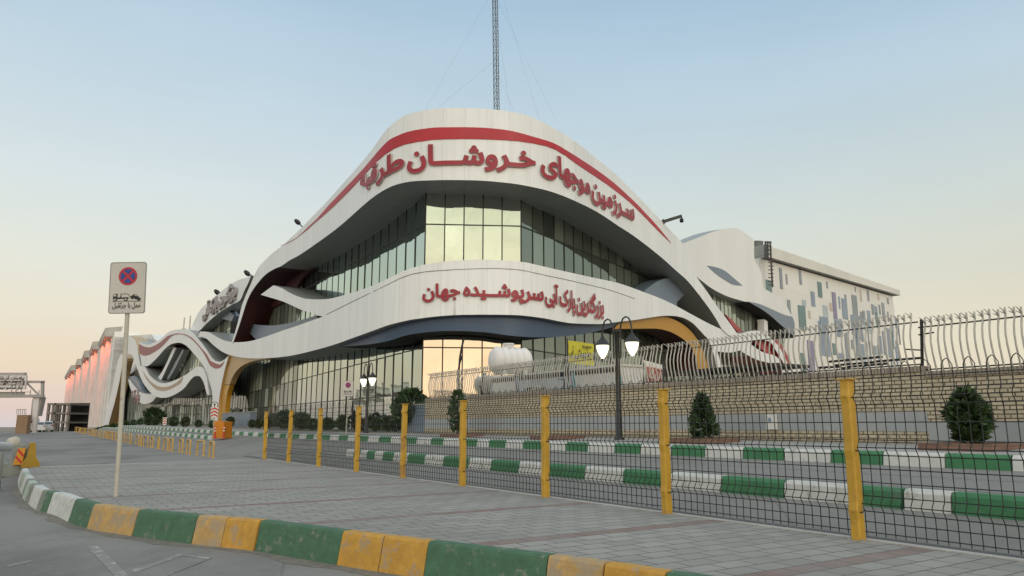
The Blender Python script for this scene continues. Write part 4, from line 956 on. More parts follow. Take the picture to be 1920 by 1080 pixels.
for x0, y0, x1, y1, m in [(115, 300, 200, 750, 'w_purple'), (275, 30, 420, 520, 'w_blue'), (0, 480, 72, 740, 'w_teal'), (505, 40, 580, 240, 'w_blue'), (655, 200, 715, 640, 'w_grey'), (560, 480, 640, 560, 'w_blue'), (740, 290, 775, 420, 'w_grey'), (800, 110, 850, 480, 'w_blue'), (870, 350, 930, 520, 'w_blue'),
                       (940, 310, 972, 460, 'w_grey'), (1040, 370, 1105, 500, 'w_grey'), (1128, 80, 1150, 200, 'w_grey'), (1200, 170, 1240, 500, 'w_blue'), (1265, 130, 1335, 540, 'w_blue'), (1390, 300, 1425, 550, 'w_blue'), (470, 340, 520, 500, 'w_teal'), (1000, 30, 1025, 200, 'w_pale')]:
    win(1500 + x0 / 7.71, 600 + y0 / 7.71, 1500 + x1 / 7.71, 600 + y1 / 7.71, m)
hr_ = random.Random(5)
for k in range(34):
    u = 1560 + 126 * hr_.random() ** .8; v = 565 + (u - 1560) * .22 + hr_.random() * 85; wu = (1685 - u) * .045 + 2.2; win(u, v, u + wu * hr_.uniform(.5, 1.1), v + hr_.uniform(12, 40), hr_.choice(['w_grey', 'w_blue', 'w_blue', 'w_pale', 'w_grey', 'w_teal']))
for u0, v0, u1, v1 in [(1430.5, 454.5, 1443, 466), (1490, 480, 1502, 487), (1528, 492, 1537, 500), (1552, 500, 1561, 508), (1576, 508.5, 1584, 517), (1597, 516, 1604, 523), (1612, 521, 1619, 528)]:
    slab('roof_vent', HP, [[(u0, v0 - 6), (u1, v0 - 5), (u1, v1 + 2), (u0, v1)]], 1.5, [M['roof'], M['roof']], hotel, off=-1.0, seg=4, raw=True)
ld = thing('access_ladder', 'black steel ladder frame at the left corner of the slit window block', 'ladder', (*(H0), 1.1)); lb_ = MB()
for u in (1416, 1420.5): lb_.bar(HP.P(*HP.hit(1426, 456), 1.6) + Vector(((u - 1426) * .078, 0, 0)), HP.P(*HP.hit(1426, 490), 1.6) + Vector(((u - 1426) * .078, 0, 0)), .22)
for v in (458, 465, 472, 480, 488): lb_.bar(HP.P(*HP.hit(1426, v), 1.6) + Vector((-.78, 0, 0)), HP.P(*HP.hit(1426, v), 1.6) + Vector((.1, 0, 0)), .16)
lb_.bar(HP.P(*HP.hit(1426, 456), 1.5), HP.P(*HP.hit(1430, 541), 1.5), .2)
for v in range(495, 541, 7): lb_.bar(HP.P(*HP.hit(1427.5, v), 1.5) - Vector((.4, 0, 0)), HP.P(*HP.hit(1427.5, v), 1.5) + Vector((.35, 0, 0)), .12)
lb_.build('frame', M['black'], ld)

# ================================================================== far left block with red lit eaves
M['ribbed'] = cladding('ribbed_white_wall', (.58, .575, .575), 1.7, 0, .9, .6)
M['eave'] = pmat('eave_metal', (.42, .41, .38), .6, .15, .3)
M['red_led'] = emit('red_strip_light', (1, .16, .10), 2)
RP = Plan([sd(1600, 30).to_2d(), sd(60, 30).to_2d()])
redb = thing('red_lit_building', 'long ribbed white building with stepped eaves lit by red strip lights', 'building', sd(380, 31, 1.0))
ze = RP.hit(200, 648)[1]
bays = [(126.5, 146), (146, 157), (157, 171.5), (171.5, 187.5), (187.5, 212)]
for u0, u1 in bays:
    s0, s1 = RP.hit(u0, 720)[0], RP.hit(u1, 700)[0]
    P = lambda s, z, o: RP.P(s, z, o)
    mb = MB(); n = 5    # sawtooth bay: each rib a shallow fold
    for i in range(n):
        a, b = s0 + (s1 - s0) * i / n, s0 + (s1 - s0) * (i + .88) / n; c = s0 + (s1 - s0) * (i + 1) / n; o0 = .7 * (i % 2)
        for q0, q1, p0, p1 in ((a, b, o0, o0 + 1.7), (b, c, o0 + 1.7, .7 * ((i + 1) % 2))):
            mb.add([P(q0, .8, p0), P(q1, .8, p1), P(q1, ze, p1), P(q0, ze, p0)], [(0, 1, 2, 3)], 0, [(q0, .8), (q1, .8), (q1, ze), (q0, ze)])
    mb.add([P(s1, .8, 0.7), P(s1, .8, -20), P(s1, ze, -20), P(s1, ze, .7)], [(0, 1, 2, 3)])
    mb.build('wall', M['ribbed'], redb)
    mb = MB(); L_ = (s1 - s0)
    A = [P(s0 + .5, ze, -1), P(s0 + .5, ze, 2.0), P(s0 + .5, ze + 2.0, 2.6), P(s0 + .5, ze + 2.6, -2)]; B = [P(s1 - .5, ze, -1), P(s1 - .5, ze, 4.2), P(s1 - .5, ze + 3.4, 4.2), P(s1 - .5, ze + 4.4, -2)]
    mb.add(A + B, [(0, 1, 2, 3), (7, 6, 5, 4), (0, 4, 5, 1), (1, 5, 6, 2), (2, 6, 7, 3), (3, 7, 4, 0)]); ev = mb.build('eave', M['eave'], redb)
    mb = MB(); mb.bar(P(s0 + 1, ze - .1, 1.0), P(s1 - 1, ze - .1, 1.0), .12); mb.build('light_strip', M['red_led'], ev)
    la = bpy.data.lights.new('red_light', 'AREA'); la.shape = 'RECTANGLE'; la.size = L_ * .9; la.size_y = .4; la.energy = 2400 * L_ / 30; la.spread = R(120); la.color = (1, .12, .05)
    lo = bpy.data.objects.new('red_light', la); COL.objects.link(lo); c = P((s0 + s1) / 2, ze - .4, 3.4); lo.location = c
    dr = (P((s0 + s1) / 2, ze - 12, .6) - c); xa = Vector((DIRX, DIRY, 0)); za = -dr.normalized(); ya = za.cross(xa)
    lo.rotation_euler = Matrix((xa, ya, za)).transposed().to_euler()
sA = RP.hit(212, 700)[0]
mb = MB(); zt_ = RP.hit(212, 629)[1]
mb.prism([(0, 0), (9, 0), (9, zt_ + .5), (0, zt_)], RP.P(sA, 0, .9), (*(-RP.nrm(sA)), 0), (0, 0, 1), RP.P(sA - 14, 0, .9) - RP.P(sA, 0, .9)); mb.build('end_wall', M['gable'], redb)
# curved lettered limb at the near end of that block
slab('wave_limb', PU, [[(231, 663), (225, 674), (219, 700), (213, 732), (205, 762), (199, 790), (196, 803), (205, 803), (211, 780), (219, 752), (226, 722), (231, 695), (236, 672)]], 2.5, [M['white'], M['tan_fin']], wing, seg=4, segz=4, off=.5)
slab('gold_recess', GP, [[(233, 690), (228, 720), (222, 750), (214, 785), (212, 806), (236, 806), (238, 700)]], .4, [M['tan_fin'], M['dark']], wing, off=.8, seg=6, segz=5)

# unfinished concrete frame
M['old_concrete'] = pmat('old_concrete', (.20, .18, .165), .9, .2, .3)
cf = thing('concrete_frame', 'unfinished dark concrete frame building beyond the ribbed white block', 'building', atY(108, 806, 215)); mb = MB(); X_, Y_, Z_ = Vector((1, 0, 0)), Vector((0, 1, 0)), Vector((0, 0, 1))
c0, c1 = atY(88, 800, 215), atY(130, 800, 215)
for v in (757.5, 775, 792): z = atY(100, v, 215).z; mb.box(((c0.x + c1.x) / 2, 219, z), (c1.x - c0.x, 10, .5))
mb.build('floor_slab', M['old_concrete'], cf)
for u, yy in ((88.6, 214.6), (97.5, 214.6), (101.5, 214.3), (104.5, 214.6), (127, 214.6), (110, 223), (118, 223)):
    mb = MB(); p = atY(u, 790, yy); zt_ = atY(u, 756, yy).z; mb.box((p.x, yy, (zt_ - 4) / 2), (.6, .6, zt_ + 4)); mb.build('column', M['old_concrete'], cf)
mb = MB(); mb.box(((c0.x + c1.x) / 2, 225, 3), (c1.x - c0.x - 1, .4, 10)); mb.build('rear_wall', M['dark'], cf)

# ================================================================== gantry sign, stair kiosk and cars at the crest
GY = 95.0
def gp(u, v, dy=0): return atY(u, v, GY + dy)
gan = thing('gantry_sign', 'grey overhead gantry carrying a panel of Persian lettered rows', 'sign', gp(60, 806))
M['gantry'] = pmat('gantry_steel', (.34, .31, .30), .6, .12, .5)
M['sign_white'] = pmat('sign_white', (.62, .58, .57), .5, .06, .5)
M['sign_dark'] = pmat('sign_brown', (.09, .06, .06), .5, .1, .5)
M['ink'] = pmat('sign_ink', (.015, .015, .016), .5, .1, 1)
M['pale_ink'] = pmat('pale_sign_ink', (.62, .60, .58), .5, .05, 1)
mb = MB()
for u0, v0, u1, v1, w_ in [(-70, 743.5, 82, 742.5, .38), (48, 716, 83, 716, .3), (80, 716, 79.5, 742, .3), (50, 718, 72, 740, .18), (-70, 703, 48, 702.5, .5)]: mb.bar(gp(u0, v0, .4), gp(u1, v1, .4), w_)
for u in (22, 30, 40, 57, 73): mb.bar(gp(u, 731, .3), gp(u, 742, .3), .08)
mb.bar(gp(-20, 735.5, .3), gp(57, 735, .3), .09)
mb.build('truss', M['gantry'], gan)
mb = MB(); mb.box((gp(-12, 740, .6).x, GY + .6, gp(0, 739).z), (gp(46, 740).x - gp(-70, 740).x, .2, .5)); 
mb.build('walkway', M['eave'], gan)
mb = MB(); a, b = gp(-70, 704), gp(48, 730); mb.box(((a.x + b.x) / 2, GY, (a.z + b.z) / 2), (b.x - a.x, .25, a.z - b.z)); bd = mb.build('board', M['sign_white'], gan)
mb = MB(); a, b = gp(-70, 714), gp(47, 722.5); mb.box(((a.x + b.x) / 2, GY - .13, (a.z + b.z) / 2), (b.x - a.x, .06, a.z - b.z)); mb.build('board_row', M['sign_dark'], bd)
for (s_, v, u0, u1, mt) in [("پروانه ساخت ، آتش نشانی", 711.5, -4, 45, 'ink'), ("کاربری مسکونی + تجاری", 720.5, -6, 43, 'pale_ink'), ("نمای آسانسور دیجیتال", 729.3, -10, 42, 'ink')]:
    mb = MB(); a, b = gp(u0, v, -.17), gp(u1, v, -.17); flat_text(mb, s_, a, (1, 0, 0), (0, 0, 1), b.x - a.x, .62, 0, .028); mb.build('lettering', M[mt], bd)
mb = MB(); mb.prism([(gp(57, 744).x, gp(57, 744).z), (gp(69, 744).x, gp(69, 744).z), (gp(61, 812).x, gp(61, 812).z), (gp(55, 812).x, gp(55, 812).z)], (0, GY + .5, 0), (1, 0, 0), (0, 0, 1), (0, .35, 0)); mb.build('column', M['sign_white'], gan)
mb = MB(); mb.prism([(gp(70, 744).x, gp(70, 744).z), (gp(73, 744).x, gp(73, 744).z), (gp(65, 780).x, gp(65, 780).z), (gp(63, 780).x, gp(63, 780).z)], (0, GY + .7, 0), (1, 0, 0), (0, 0, 1), (0, .8, 0))
mb.prism([(gp(54, 748).x, gp(54, 748).z), (gp(57, 748).x, gp(57, 748).z), (gp(54, 790).x, gp(54, 790).z), (gp(49, 790).x, gp(49, 790).z)], (0, GY + .7, 0), (1, 0, 0), (0, 0, 1), (0, .8, 0)); mb.build('stair', M['gantry'], gan)
ki = thing('stair_kiosk', 'small brown clad kiosk with railed top below the overhead gantry', 'kiosk', gp(40, 812, -1))
M['brown_clad'] = cladding('brown_cladding', (.27, .17, .11), 3, .45, .5, .3)
mb = MB(); a, b = gp(32, 778, -1), gp(48.5, 816, -1); mb.prism([(a.x, b.z), (b.x, b.z), (b.x, a.z), (a.x, a.z)], (0, GY - 1, 0), (1, 0, 0), (0, 0, 1), (0, .7, 0)); mb.build('body', M['brown_clad'], ki)
mb = MB()
for u in (31.5, 35, 38.5, 42, 45.5, 48.5): mb.bar(gp(u, 778, -1), gp(u, 767.5, -1), .05)
mb.bar(gp(31, 767.5, -1), gp(49, 767.5, -1), .07); mb.build('handrail', M['gantry'], ki)

def carpaint(n, c): return pmat(n, c, .3, .04, 1, coat=.6)
M['car_white'], M['car_silver'], M['car_van'] = carpaint('white_car_paint', (.62, .63, .64)), carpaint('silver_car_paint', (.42, .44, .45)), carpaint('van_paint', (.52, .50, .48))
M['tyre'] = pmat('tyre_rubber', (.015, .015, .015), .8, .2, 8); M['car_glass'] = pmat('car_glass', (.02, .025, .03), .08, .1, 2, spec=.8)
M['tail'] = pmat('tail_light', (.32, .03, .02), .3, .1, 4); M['hub'] = pmat('wheel_rim', (.4, .4, .4), .4, .1, 4, metal=.6); M['plate'] = pmat('number_plate', (.6, .6, .56), .5, .05, 4)
def make_car(name, label, cat, paint, loc, rz, Lc, W, H, prof_, cab, van=False):
    """side profile outline (y forward from the tail, z up) swept across with tumblehome; faces the camera with its tail"""
    t = thing(name, label, cat)
    mb = MB(); n = len(prof_)
    def ring(x, k): return [Vector((x * (1 if z < .55 * H else 1 - .22 * (z - .55 * H) / (.45 * H) * k), y, z)) for y, z in prof_]
    xs = [(-W / 2 + .04, 1), (-W / 2, 1), (-W * .3, 1), (0, 1), (W * .3, 1), (W / 2, 1), (W / 2 - .04, 1)]
    P = [p for x, k in xs for p in ring(x, k)]
    mb.add(P, [(i * n + j, (i + 1) * n + j, (i + 1) * n + (j + 1) % n, i * n + (j + 1) % n) for i in range(len(xs) - 1) for j in range(n)], smooth=False)
    mb.add(P[:n], [tuple(range(n))]); mb.add(P[-n:], [tuple(reversed(range(n)))]); body = mb.build('body', M[paint], t, False)
    mb = MB(); (y0, z0), (y1, z1) = cab['rear']; k0, k1 = W * .42, W * .34
    d = Vector((0, -(z1 - z0), (y1 - y0))).normalized() * .015
    mb.add([Vector((-k0, y0, z0)) + d, Vector((k0, y0, z0)) + d, Vector((k1, y1, z1)) + d, Vector((-k1, y1, z1)) + d], [(0, 1, 2, 3)]); mb.build('rear_window', M['car_glass'], body, False)
    for sg in (-1, 1):
        mb = MB(); ys = cab['side']; mb.add([(sg * (W / 2 * (1 if z < .55 * H else 1 - .22 * (z - .55 * H) / (.45 * H)) + .01), y, z) for y, z in ys], [tuple(range(len(ys)))]); mb.build('side_window', M['car_glass'], body, False)
        mb = MB(); mb.box((sg * W * .4, -.01 + cab['tail'][0], cab['tail'][1]), (W * .16, .05, cab['tail'][2])); mb.build('tail_light', M['tail'], body, False)
        for y in (Lc * .2, Lc * .8):
            mb = MB(); mb.lathe((sg * (W / 2 - .2), y, .31), [(.2, 0), (.29, .01), (.31, .05), (.31, .16), (.29, .2), (.2, .205)], 18, axis=(sg, 0, 0)); wh = mb.build('wheel', M['tyre'], t, False)
            mb = MB(); mb.lathe((sg * (W / 2 + .0), y, .31), [(.0, .015), (.06, .015), (.19, .004), (.2, 0)], 14, axis=(sg, 0, 0)); mb.build('rim', M['hub'], wh, False)
    mb = MB(); mb.box((0, cab['tail'][0] - .02, cab['tail'][1] - .12), (.5, .03, .12)); mb.build('number_plate', M['plate'], body, False)
    mb = MB(); mb.box((0, .06, .36), (W * .96, .2, .16)); mb.build('bumper', M['black' if van else paint], body, False)
    t.location = loc; t.rotation_euler = (0, 0, rz); return t
sedan = [(.0, .35), (.02, .75), (.08, .98), (.55, 1.02), (1.15, 1.38), (1.5, 1.45), (2.3, 1.44), (2.7, 1.36), (3.3, 1.0), (4.2, .88), (4.4, .7), (4.4, .3), (.1, .25)]
hatch = [(.0, .35), (.02, .8), (.1, 1.0), (.5, 1.42), (1.0, 1.5), (2.1, 1.47), (2.4, 1.4), (3.0, 1.0), (3.8, .88), (4.0, .7), (4.0, .3), (.1, .25)]
vanp = [(.0, .4), (.0, 1.1), (.08, 1.9), (.3, 1.98), (3.2, 1.95), (3.9, 1.2), (4.5, 1.05), (4.6, .7), (4.6, .35), (.1, .3)]
def carloc(u, Y): p = atY(u, 806, Y); s, d = to_sd(p); return Vector((p.x, p.y, road_z(s, d) + .0))
crz = math.atan2(-DIRX, DIRY)
make_car('parked_car', 'white sedan seen from behind beside the van at the road crest', 'car', 'car_white', carloc(71.5, 106), crz, 4.4, 1.72, 1.45, sedan, dict(rear=((.57, 1.05), (1.13, 1.36)), side=[(.95, 1.03), (1.3, 1.34), (2.3, 1.36), (2.95, 1.03)], tail=(.05, .84, .14)))
make_car('parked_car', 'silver hatchback at the road crest, right of the white sedan', 'car', 'car_silver', carloc(87.5, 108), crz, 4.0, 1.66, 1.5, hatch, dict(rear=((.16, 1.06), (.48, 1.38)), side=[(.55, 1.03), (.75, 1.36), (2.1, 1.38), (2.7, 1.03)], tail=(.05, .9, .2)))
make_car('delivery_van', 'pale van with dark rear window standing beside the brown kiosk', 'van', 'car_van', carloc(60.5, 111), crz, 4.6, 1.8, 1.98, vanp, dict(rear=((.02, 1.2), (.08, 1.85)), side=[(.5, 1.2), (.5, 1.75), (3.2, 1.75), (3.7, 1.2)], tail=(.0, .95, .25)), True)

# ================================================================== yellow hoop barriers along the kerb line
M['hoop'] = pmat('hoop_paint', (.50, .30, .07), .5, .15, 6, col2=(.55, .5, .42), fac2=.15)
hp = thing('hoop_barrier', 'low yellow steel hoop in the row dividing the two lanes', 'barrier', group='yellow hoops dividing the lanes')
mb = MB(); w_ = .72
mb.tube([(-w_ - .03, 0, 0), (-w_, 0, .5), (-w_ + .03, 0, .62), (-w_ + .12, 0, .68), (w_ - .12, 0, .68), (w_ - .03, 0, .62), (w_, 0, .5), (w_ + .03, 0, 0)], .042, 8); mb.build('hoop', M['hoop'], hp, False)
for sg in (-1, 1): mb = MB(); mb.lathe((sg * (w_ + .03), 0, 0), [(.1, 0), (.1, .02), (.045, .03)], 8); mb.build('foot_plate', M['hoop'], hp, False)
hs0 = s_at(394, 7.3, 857); hst = 2.45; hrz = math.atan2(DIRY, DIRX)
for k in range(38):
    s = hs0 + k * hst; o = hp if k == 0 else dup(hp, (0, 0, 0)); p = sd(s, 7.3 + rnd.uniform(-.06, .06), 0); o.location = (p.x, p.y, road_z(s, 7.3)); o.rotation_euler = (0, 0, hrz + rnd.uniform(-.12, .12))
mb = MB(); mb.add([sd(hs0 - 1, 6.9, .0), sd(hs0 - 1, 7.7, .0), sd(hs0 + 20, 7.7, .0), sd(hs0 + 20, 6.9, .0)], [(0, 1, 2, 3)])

# ================================================================== road signs
M['plate_grey'] = pmat('sign_plate', (.50, .475, .45), .45, .05, 1.5); M['plate_back'] = pmat('sign_edge', (.20, .20, .19), .5, .1, 3)
M['sign_red'] = pmat('sign_red', (.42, .025, .045), .45, .08, 3); M['sign_blue'] = pmat('sign_blue', (.02, .055, .25), .45, .08, 3)
M['pole_paint'] = pmat('worn_pole_paint', (.46, .43, .37), .55, .12, 3, .1, 20, col2=(.22, .17, .12), fac2=.12)
def rrect(w_, h, r, n=5):
    out = []
    for cx, cy, a0 in ((w_ / 2 - r, h / 2 - r, 0), (-w_ / 2 + r, h / 2 - r, 90), (-w_ / 2 + r, -h / 2 + r, 180), (w_ / 2 - r, -h / 2 + r, 270)):
        out += [(cx + r * math.cos(R(a0 + 90 * i / n)), cy + r * math.sin(R(a0 + 90 * i / n))) for i in range(n + 1)]
    return out
def disc(r, n=28, c=(0, 0)): return [(c[0] + r * math.cos(6.28318 * i / n), c[1] + r * math.sin(6.28318 * i / n)) for i in range(n)]
def tow_sign(label, base, c, X, Y, w_, h, pr):
    t = thing('parking_sign', label, 'road sign', base); X, Y = Vector(X).normalized(), Vector(Y).normalized(); Nn = X.cross(Y).normalized()
    top = c + Y * (h * .3) - Nn * .05
    mb = MB(); mb.tube([base, base.lerp(top, .5) + X * .01, top], pr, 10); mb.build('pole', M['pole_paint'], t)
    mb = MB(); mb.prism(rrect(w_, h, w_ * .07), c - Nn * .012, X, Y, Nn * .02); pl = mb.build('sign_plate', M['plate_grey'], t)
    mb = MB(); o = rrect(w_ * 1.0, h * 1.0, w_ * .07); i_ = rrect(w_ * .965, h * .975, w_ * .06)
    A = [c + X * x + Y * y + Nn * .012 for x, y in o]; B = [c + X * x + Y * y + Nn * .012 for x, y in i_]; n = len(o)
    mb.add(A + B, [(j, (j + 1) % n, n + (j + 1) % n, n + j) for j in range(n)]); mb.build('sign_border', M['plate_back'], pl)
    cc = c + Y * (h * .225); rd = w_ * .255
    mb = MB(); mb.prism(disc(rd), cc + Nn * .010, X, Y, Nn * .004); mb.build('red_disc', M['sign_red'], pl)
    mb = MB()
    for k in range(4):
        a0 = R(45 + 90 * k); pts = []
        for i in range(9): a = a0 + R(9) + (R(72)) * i / 8; pts.append((rd * .78 * math.cos(a), rd * .78 * math.sin(a)))
        m_ = a0 + R(45); pts.append((rd * .2 * math.cos(m_), rd * .2 * math.sin(m_))); mb.prism(pts, cc + Nn * .0165, X, Y, Nn * .003)
    mb.build('blue_quarters', M['sign_blue'], pl)
    s_ = w_ / .72; o = c - Y * (h * .255); mb = MB(); q = lambda pts: mb.prism([(x * s_, y * s_) for x, y in pts], o + Nn * .0125, X, Y, Nn * .003)
    q([(-.285, -.012), (.285, -.012), (.285, -.004), (-.285, -.004)])                                         # ground line
    q([(-.275, .03), (-.275, .09), (-.255, .145), (-.19, .145), (-.19, .03)]); q([(-.19, .04), (.03, .04), (.03, .07), (-.19, .07)])   # cab, chassis
    q([(-.135, .07), (-.115, .07), (-.115, .15), (-.122, .15)]); q([(-.122, .143), (.02, .143), (.06, .085), (.05, .08), (.015, .135), (-.122, .135)])
    for x in (-.23, -.02): mb.prism([(s_ * a, s_ * b) for a, b in disc(.034, 16, (x, .028))], o + Nn * .016, X, Y, Nn * .003)
    q([(.06, .085), (.10, .105), (.14, .135), (.19, .125), (.235, .07), (.275, .045), (.27, .02), (.22, .015), (.07, .065)])
    for x, y in ((.10, .06), (.235, .025)): mb.prism([(s_ * a, s_ * b) for a, b in disc(.026, 14, (x, y))], o + Nn * .016, X, Y, Nn * .003)
    mb.build('tow_truck_symbol', M['ink'], pl)
    mb = MB()
    for x, y, r_ in ((-.23, .028, .017), (-.02, .028, .017)): mb.prism([(s_ * a, s_ * b) for a, b in disc(r_, 12, (x, y))], o + Nn * .0195, X, Y, Nn * .002)
    q2 = lambda pts: mb.prism([(x * s_, y * s_) for x, y in pts], o + Nn * .0165, X, Y, Nn * .003)
    q2([(-.262, .09), (-.248, .13), (-.215, .13), (-.215, .09)]); q2([(.145, .122), (.185, .115), (.205, .088), (.15, .105)]); mb.build('symbol_window', M['plate_grey'], pl)
    mb = MB(); flat_text(mb, "حمل با جرثقیل", c - X * (w_ * .39) - Y * (h * .385) + Nn * .0155, X, Y, w_ * .78, w_ * .205, 0, .012); mb.build('lettering', M['ink'], pl)
    return t
bs = gnd(217.5, 931, 0); cs = atY(239.5, 539.5, bs.y - .06)
upv = atY(241, 491, bs.y - .06) - atY(236.5, 588.5, bs.y - .06)
tow_sign('grey no stopping sign with tow truck symbol on a leaning pole near the kerb', bs, cs, atY(275, 539, bs.y) - atY(204.5, 540, bs.y), upv, .735, 1.06, .043)
b2 = line_pt(649.5, 14.5, .87); yy = b2.y
tow_sign('small white no stopping sign behind the mesh fence, left of the lamp', b2, atY(652.5, 728.5, yy - .1), (1, 0, 0), (0, 0, 1), .56, .80, .035)

# orange cabinet with its chevron sign and two striped marker posts
M['orange'] = pmat('orange_paint', (.55, .20, .015), .5, .12, 2); M['m_red'] = pmat('marker_red', (.45, .03, .025), .45, .1, 4); M['m_white'] = pmat('marker_white', (.65, .65, .63), .45, .06, 4)
ob = atY(408.5, 822, 51.5); s_o, d_o = to_sd(ob); obz = ob.z
obx = thing('orange_cabinet', 'bright orange block at the start of the white and green kerb', 'barrier', ob)
pw = .0365
mb = MB(); mb.prism([(-.40, 0), (.40, 0), (.36, 1.12), (-.36, 1.18)], ob, (.97, -.24, 0), (0, 0, 1), (.24, .97, 0)); mb.build('body', M['orange'], obx)
def bollard(u, label, hgt):
    p = atY(u, 822.5, 51.0); t = thing('marker_post', label, 'marker post', p); mb = MB(); mb.lathe(p, [(.12, 0), (.12, .05), (.055, .07), (.05, hgt * .55)], 10); mb.build('post', M['m_red'], t)
    for k in range(4): mb = MB(); z = hgt * (.55 + .11 * k); mb.lathe(p + Vector((0, 0, z)), [(.052, 0), (.052, hgt * .11 - .005)], 10); mb.build('band', M['m_white' if k % 2 == 0 else 'm_red'], t)
bollard(402.5, 'red and white marker post on the left of the orange block', .85); bollard(419, 'red and white marker post on the right of the orange block', .88)
cp = atY(401, 800, 52.5); ch = thing('chevron_sign', 'red and white chevron board under a round arrow sign', 'road sign', Vector((cp.x, cp.y, obz)))
mb = MB(); mb.tube([Vector((cp.x, cp.y + .06, obz)), atY(402, 756, 52.56)], .04, 8); mb.build('pole', M['pole_paint'], ch)
cc = atY(402, 773, 52.5); mb = MB(); mb.box(cc, (.52, .04, .70)); cpl = mb.build('chevron_board', M['m_white'], ch)
mb = MB()
for k in range(3):
    z = -.30 + k * .22; mb.prism([(-.25, z - .02), (0, z + .12), (.25, z - .02), (.25, z + .09), (0, z + .23), (-.25, z + .09)], cc + Vector((0, -.024, -.02)), (1, 0, 0), (0, 0, 1), (0, .004, 0))
mb.build('chevron', M['m_red'], cpl)
c2 = atY(402.5, 759.5, 52.5); mb = MB(); mb.prism(disc(.24), c2, (1, 0, 0), (0, 0, 1), (0, .03, 0)); dc = mb.build('round_sign', M['ink'], ch)
mb = MB(); mb.prism(disc(.20), c2 + Vector((0, -.004, 0)), (1, 0, 0), (0, 0, 1), (0, .003, 0)); mb.build('sign_face', M['m_white'], dc)
mb = MB(); mb.prism([(-.03, -.14), (.03, -.14), (.03, .02), (.1, .0), (0, .14), (-.1, .0), (-.03, .02)], c2 + Vector((0, -.008, 0)), (1, 0, 0), (0, 0, 1), (0, .003, 0)); mb.build('arrow', M['ink'], dc)
# second small chevron marker among the hedges
p = line_pt(308, 13.2, .62); p.z = gz(to_sd(p)[0], 13.2); ch2 = thing('chevron_sign', 'small red and white chevron marker in front of the far hedge', 'road sign', p)
t_ = p.y / 1.018; mb = MB(); mb.tube([p, p + Vector((0, .05, 1.25))], .04, 6); mb.build('pole', M['pole_paint'], ch2)
mb = MB(); mb.box(p + Vector((0, 0, 1.05)), (.42, .04, .8)); q = mb.build('chevron_board', M['m_white'], ch2)
mb = MB()
for k in range(3): z = -.30 + k * .24; mb.prism([(-.2, z - .02), (0, z + .12), (.2, z - .02), (.2, z + .08), (0, z + .22), (-.2, z + .08)], p + Vector((0, -.024, 1.02)), (1, 0, 0), (0, 0, 1), (0, .004, 0))
mb.build('chevron', M['m_red'], q)

# ================================================================== roadside barriers at the far kerb end
M['barrier_grey'] = pmat('barrier_concrete', (.24, .25, .23), .85, .2, 2, .2, 10, col2=(.13, .13, .10), fac2=.3); M['barrier_yellow'] = pmat('barrier_yellow', (.34, .205, .02), .65, .15, 2, .1, 10)
M['pipe'] = pmat('guard_rail_paint', (.50, .51, .51), .45, .08, 2)
def jersey(name, label, c, fwd, Lj, W, H, mat, parts=True):
    t = thing(name, label, 'barrier', c); X = Vector((fwd.y, -fwd.x, 0)); mb = MB()
    sec = [(-W / 2, 0), (-W / 2, H * .18), (-W * .26, H * .42), (-W * .17, H * .95), (-W * .12, H), (W * .12, H), (W * .17, H * .95), (W * .26, H * .42), (W / 2, H * .18), (W / 2, 0)]
    mb.prism(sec, c, X, (0, 0, 1), fwd * Lj); mb.build('body', mat, t); return t, X
fw = Vector((DIRX, DIRY, 0))
yb = gnd(56.5, 877, -.02); jersey('traffic_barrier', 'dull yellow concrete barrier block at the end of the painted kerb', yb, fw, 1.4, .52, .80, M['barrier_yellow'])
gb = gnd(33, 893, -.30); t, X = jersey('traffic_barrier', 'grey concrete barrier with orange and red hazard plate', gb, fw, 2.2, 1.0, 1.02, M['barrier_grey'])
hc = atY(35.5, 856, gb.y - .12); M['hz_orange'] = pmat('hazard_orange', (.55, .24, .02), .45, .1, 3)
mb = MB(); mb.prism([(-.17, -.27), (.12, -.27), (.19, .27), (-.04, .27)], hc, (1, 0, 0), (0, 0, 1), (0, .03, 0)); hzp = mb.build('hazard_plate', M['hz_orange'], t)
mb = MB()
for k in range(2): z = -.10 + k * .22; mb.prism([(-.12 + k * .05, z + .07), (-.09 + k * .05, z + .13), (.13 + k * .03, z - .06), (.10 + k * .03, z - .14)], hc + Vector((0, -.006, 0)), (1, 0, 0), (0, 0, 1), (0, .004, 0))
mb.build('hazard_stripe', M['m_red'], hzp)
gr = thing('guard_rail', 'pale grey pipe guard rail entering from the left edge', 'guard rail', gnd(2, 900, -.38))
a, b = atY(-60, 834, 19.5), atY(17, 838, 22.3); mb = MB(); mb.tube([a, b, b + (b - a).normalized() * .1], [.13, .13, .09], 14); mb.build('rail_pipe', M['pipe'], gr)
c = atY(25, 828, 22.4); mb = MB(); mb.lathe(c + Vector((-.1, .15, -.02)), [(.0, -.18), (.13, -.17), (.155, -.1), (.155, .14), (.13, .17), (0, .175)], 14, axis=(.75, -.5, .1)); mb.build('end_cap', M['pole_paint'], gr)
mb = MB(); p = atY(2, 850, 20.8); mb.bar(Vector((p.x, p.y, -.4)), Vector((p.x, p.y, p.z)), .12); mb.bar(Vector((p.x + .1, p.y + .1, p.z - .35)), b + Vector((0, 0, -.35)), .1); mb.build('rail_post', M['barrier_grey'], gr)

